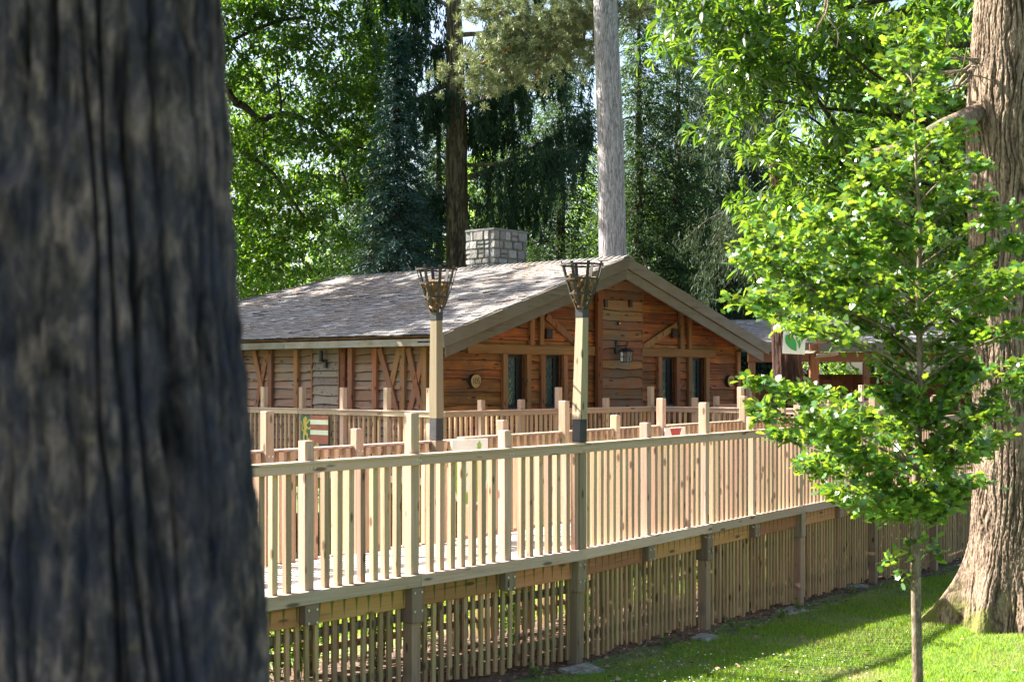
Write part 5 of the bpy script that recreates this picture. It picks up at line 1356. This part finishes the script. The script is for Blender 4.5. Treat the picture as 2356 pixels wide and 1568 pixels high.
for (v, dp, yt, w, lb) in ((560, 62, 60, 7, 'sunlit yellow-green tree far behind the left chestnut'), (1120, 70, 230, 6, 'bright distant tree seen low between the trunks'), (1620, 68, 300, 6, 'distant bright tree low behind the right roof slope'),
                           (1420, 75, 330, 6, 'far pale green tree behind the tall grey trunk'), (2000, 60, 100, 7, 'far leafy tree behind the shelter'), (820, 66, 260, 6, 'distant sunlit tree behind the blue spruce'), (2300, 55, -40, 7, 'far dark tree beyond the old oak')):
    top = P(v, yt, dp); g = gza(top[0], top[1]); o0 = np.array([top[0], top[1], g]); H_ = top[2]-g
    t_ = empty('broadleaf_tree', tuple(o0), 0, lb, 'tree', 'far broadleaf trees')
    mb = MB(); limb(mb, (0, 0, -.3), (.2, 0, H_*.85), .3, .06, 0, 9, .01)
    for k in range(8): a = k*.9; limb(mb, (0, 0, H_*(.25+k*.06)), (w*.35*math.cos(a), w*.35*math.sin(a), H_*(.4+k*.06)), .09, .02)
    mb.build('trunk', M['bark_limb'], t_, smooth=True)
    C = np.array([0, 0, H_*.55])+unit(rng.normal(size=(150, 3)))*rng.uniform(.35, 1, (150, 1))**.7*np.array([w*.5, w*.5, H_*.44])
    B, D = rosettes(C, .8, 18, 5, .5); n = len(B); foliage('crown', M['farleaf'], t_, B, D, rng.uniform(.2, .34, n), rng.uniform(.1, .16, n), LENS)

# ------------------------------------------------------------------ grass, weeds, litter
n = 330000
dpt = 9.0+(27-9.0)*rng.uniform(0, 1, n)**.9; vv = rng.uniform(1150, 2500, n); l = (vv-CXP)/FPX*dpt
gx = FW[0]*dpt+RT[0]*l; gy = FW[1]*dpt+RT[1]*l
edge = np.where(gx < BEND[0], Y1, BEND[1]+(gx-BEND[0])*math.tan(A2))
mk = (gy < edge-.22-.25*vnoise(np.stack([gx*2, gy*2, 0*gx], -1))) & (np.hypot(gx-ox, gy-oy) > .72)
bare_ = fbm(np.stack([gx*.9, gy*.9, 0*gx+3], -1), 3); mk &= (bare_ > .33) | (rng.uniform(0, 1, n) < .35)
gx, gy = gx[mk], gy[mk]; n = len(gx)
P0 = np.stack([gx, gy, gz(gx, gy)-.005], -1); D = rng.normal(size=(n, 3))*np.array([.45, .45, 0])+np.array([0, 0, 1])
Lh = .025+.05*np.clip(fbm(np.stack([gx*1.4, gy*1.4, 0*gx], -1), 3)*1.6-.35, 0, 1)*rng.uniform(.5, 1.3, n)+.012
BL = np.array([(0, -.5, 0), (.55, -.4, 0), (1, 0, -.1), (.55, .4, 0), (0, .5, 0)])
foliage('grass', M['grass'], None, P0, D, Lh, .0055, BL, rng.uniform(0, 6.3, n))
tag(bpy.data.objects['grass'], 'short green grass of the lawn before the boardwalk', 'grass', kind='stuff')
# grass beyond the walkway, seen through the skirts
n = 60000; gx = rng.uniform(7, 22, n); gy = rng.uniform(11.9, 16.2, n); P0 = np.stack([gx, gy, gz(gx, gy)], -1)
D = rng.normal(size=(n, 3))*np.array([.45, .45, 0])+np.array([0, 0, 1])
o = foliage('grass', M['grass'], None, P0, D, rng.uniform(.05, .13, n), .01, BL, rng.uniform(0, 6.3, n)); tag(o, 'sunlit grass between the boardwalk and the cabin', 'grass', kind='stuff')
# wood chips
n = 16000; ss = rng.uniform(S0, 14, n); oo = rng.uniform(-.45, 2.2, n); px_ = []; 
P0 = np.array([(lambda q: (q[0], q[1], gza(q[0], q[1])+.035))(path_pt(a, b)) for a, b in zip(ss[:6000], oo[:6000])]); n = len(P0)
o = foliage('leaf_litter', M['chips'], None, P0, rng.normal(size=(n, 3))*np.array([1, 1, .25]), rng.uniform(.02, .07, n), rng.uniform(.01, .03, n), NEED, rng.uniform(0, 6, n)); tag(o, 'bark chips and dead leaves scattered under the boardwalk', 'litter', kind='stuff')
# weeds
def weed(x, y, h, nlf, label, r=.12, ls=.07):
    g = gza(x, y); w_ = empty('weed_plant', (x, y, g), 0, label, 'plant', 'weeds along the boardwalk')
    mb = MB(); B_ = []; Dd = []
    for k in range(max(2, nlf//9)):
        a = random.uniform(0, 6.28); tip = np.array([math.cos(a)*r*random.uniform(.3, 1), math.sin(a)*r*random.uniform(.3, 1), h*random.uniform(.6, 1)])
        limb(mb, (0, 0, -.02), tip, .004, .0015, .05, 5, .05)
        for j in range(9): t = random.uniform(.25, 1); B_.append(tip*t+rng.normal(size=3)*.012); q = rng.normal(size=3); q[2] = abs(q[2])*.3; Dd.append(q)
    mb.build('stem', M['weedleaf'], w_); B_ = np.array(B_); Dd = np.array(Dd); m_ = len(B_)
    foliage('foliage', M['weedleaf'], w_, B_, Dd, rng.uniform(.6, 1.2, m_)*ls, rng.uniform(.35, .55, m_)*ls, LENS, rng.normal(size=m_)*.4)
wl = [(-4.2, 1.0, .5, 60), (-3.2, .9, .9, 120), (-2.7, 1.2, .8, 110), (-2.1, .8, .7, 90), (-1.0, 1.3, .85, 110), (-.5, 1.8, .6, 90), (.5, 1.1, .8, 120), (1.1, 1.6, .9, 120), (1.9, .9, .6, 80), (2.7, 1.4, .8, 100), (3.9, 1.2, .6, 80), (5.2, 1.2, .7, 80), (-1.7, 2.1, .9, 120), (.0, 2.2, .8, 120), (2.2, 2.2, .9, 120), (3.3, 2.3, .7, 100)]
names = ['leafy weed glimpsed through the slatted skirt, %s' % s for s in ('at far left near the pine trunk', 'tall clump left of the second support', 'broad clump beside the tall one', 'low clump short of the bend', 'tall clump just left of the torch support', 'in sun behind the torch support', 'first right of the torch support', 'second right of the torch support', 'low one right of the torch support', 'dark clump mid skirt', 'small clump right of mid skirt', 'last one before the sapling', 'on the far side left', 'on the far side at the bend', 'on the far side right of the bend', 'on the far side mid skirt')]
for (s, off, h, nl), lb in zip(wl, names):
    q = path_pt(s, off); weed(q[0], q[1], h, nl, lb, .2, .09)
fr = [(1.6, 'at the near torch side'), (3.3, 'in front of the middle support'), (4.6, 'by the large stone slab'), (5.4, 'right of the stone slab'), (7.4, 'in shade left of the sapling'), (-.9, 'in front of the skirt left of the stone')]
for s, w_ in fr:
    q = path_pt(s, -.28+random.uniform(-.08, .05)); weed(q[0], q[1], .16, 40, 'low weed at the skirt foot '+w_, .14, .055)
# daisies and fallen leaves on the lawn
n = 260; dd_ = rng.uniform(12.5, 15.5, n); vv = rng.uniform(1400, 2000, n); l = (vv-CXP)/FPX*dd_; gx = FW[0]*dd_+RT[0]*l; gy = FW[1]*dd_+RT[1]*l
mk = gy < 9.0; gx, gy = gx[mk], gy[mk]; n = len(gx); V = []; F = []
for i in range(n):
    k0 = len(V); r_ = random.uniform(.006, .010); z = gza(gx[i], gy[i])+random.uniform(.04, .06)
    for j in range(6): V.append((gx[i]+r_*math.cos(j*PI/3), gy[i]+r_*math.sin(j*PI/3), z+random.uniform(-.003, .003)))
    F.append(tuple(range(k0, k0+6)))
tag(link('daisies', npmesh('daisies', V, F), M['daisy']), 'tiny white daisies scattered in the shaded grass', 'daisies', kind='stuff')
n = 150; dd_ = rng.uniform(11, 17, n); vv = rng.uniform(1400, 2356, n); l = (vv-CXP)/FPX*dd_; gx = FW[0]*dd_+RT[0]*l; gy = FW[1]*dd_+RT[1]*l
mk = gy < 9.2; gx, gy = gx[mk], gy[mk]; n = len(gx)
o = foliage('fallen_leaves', M['chips'], None, np.stack([gx, gy, gz(gx, gy)+.035], -1), rng.normal(size=(n, 3))*np.array([1, 1, .2]), rng.uniform(.04, .08, n), rng.uniform(.03, .05, n), LENS, rng.normal(size=n)*.6)
tag(o, 'dry brown fallen leaves on the lawn', 'fallen leaves', kind='stuff')
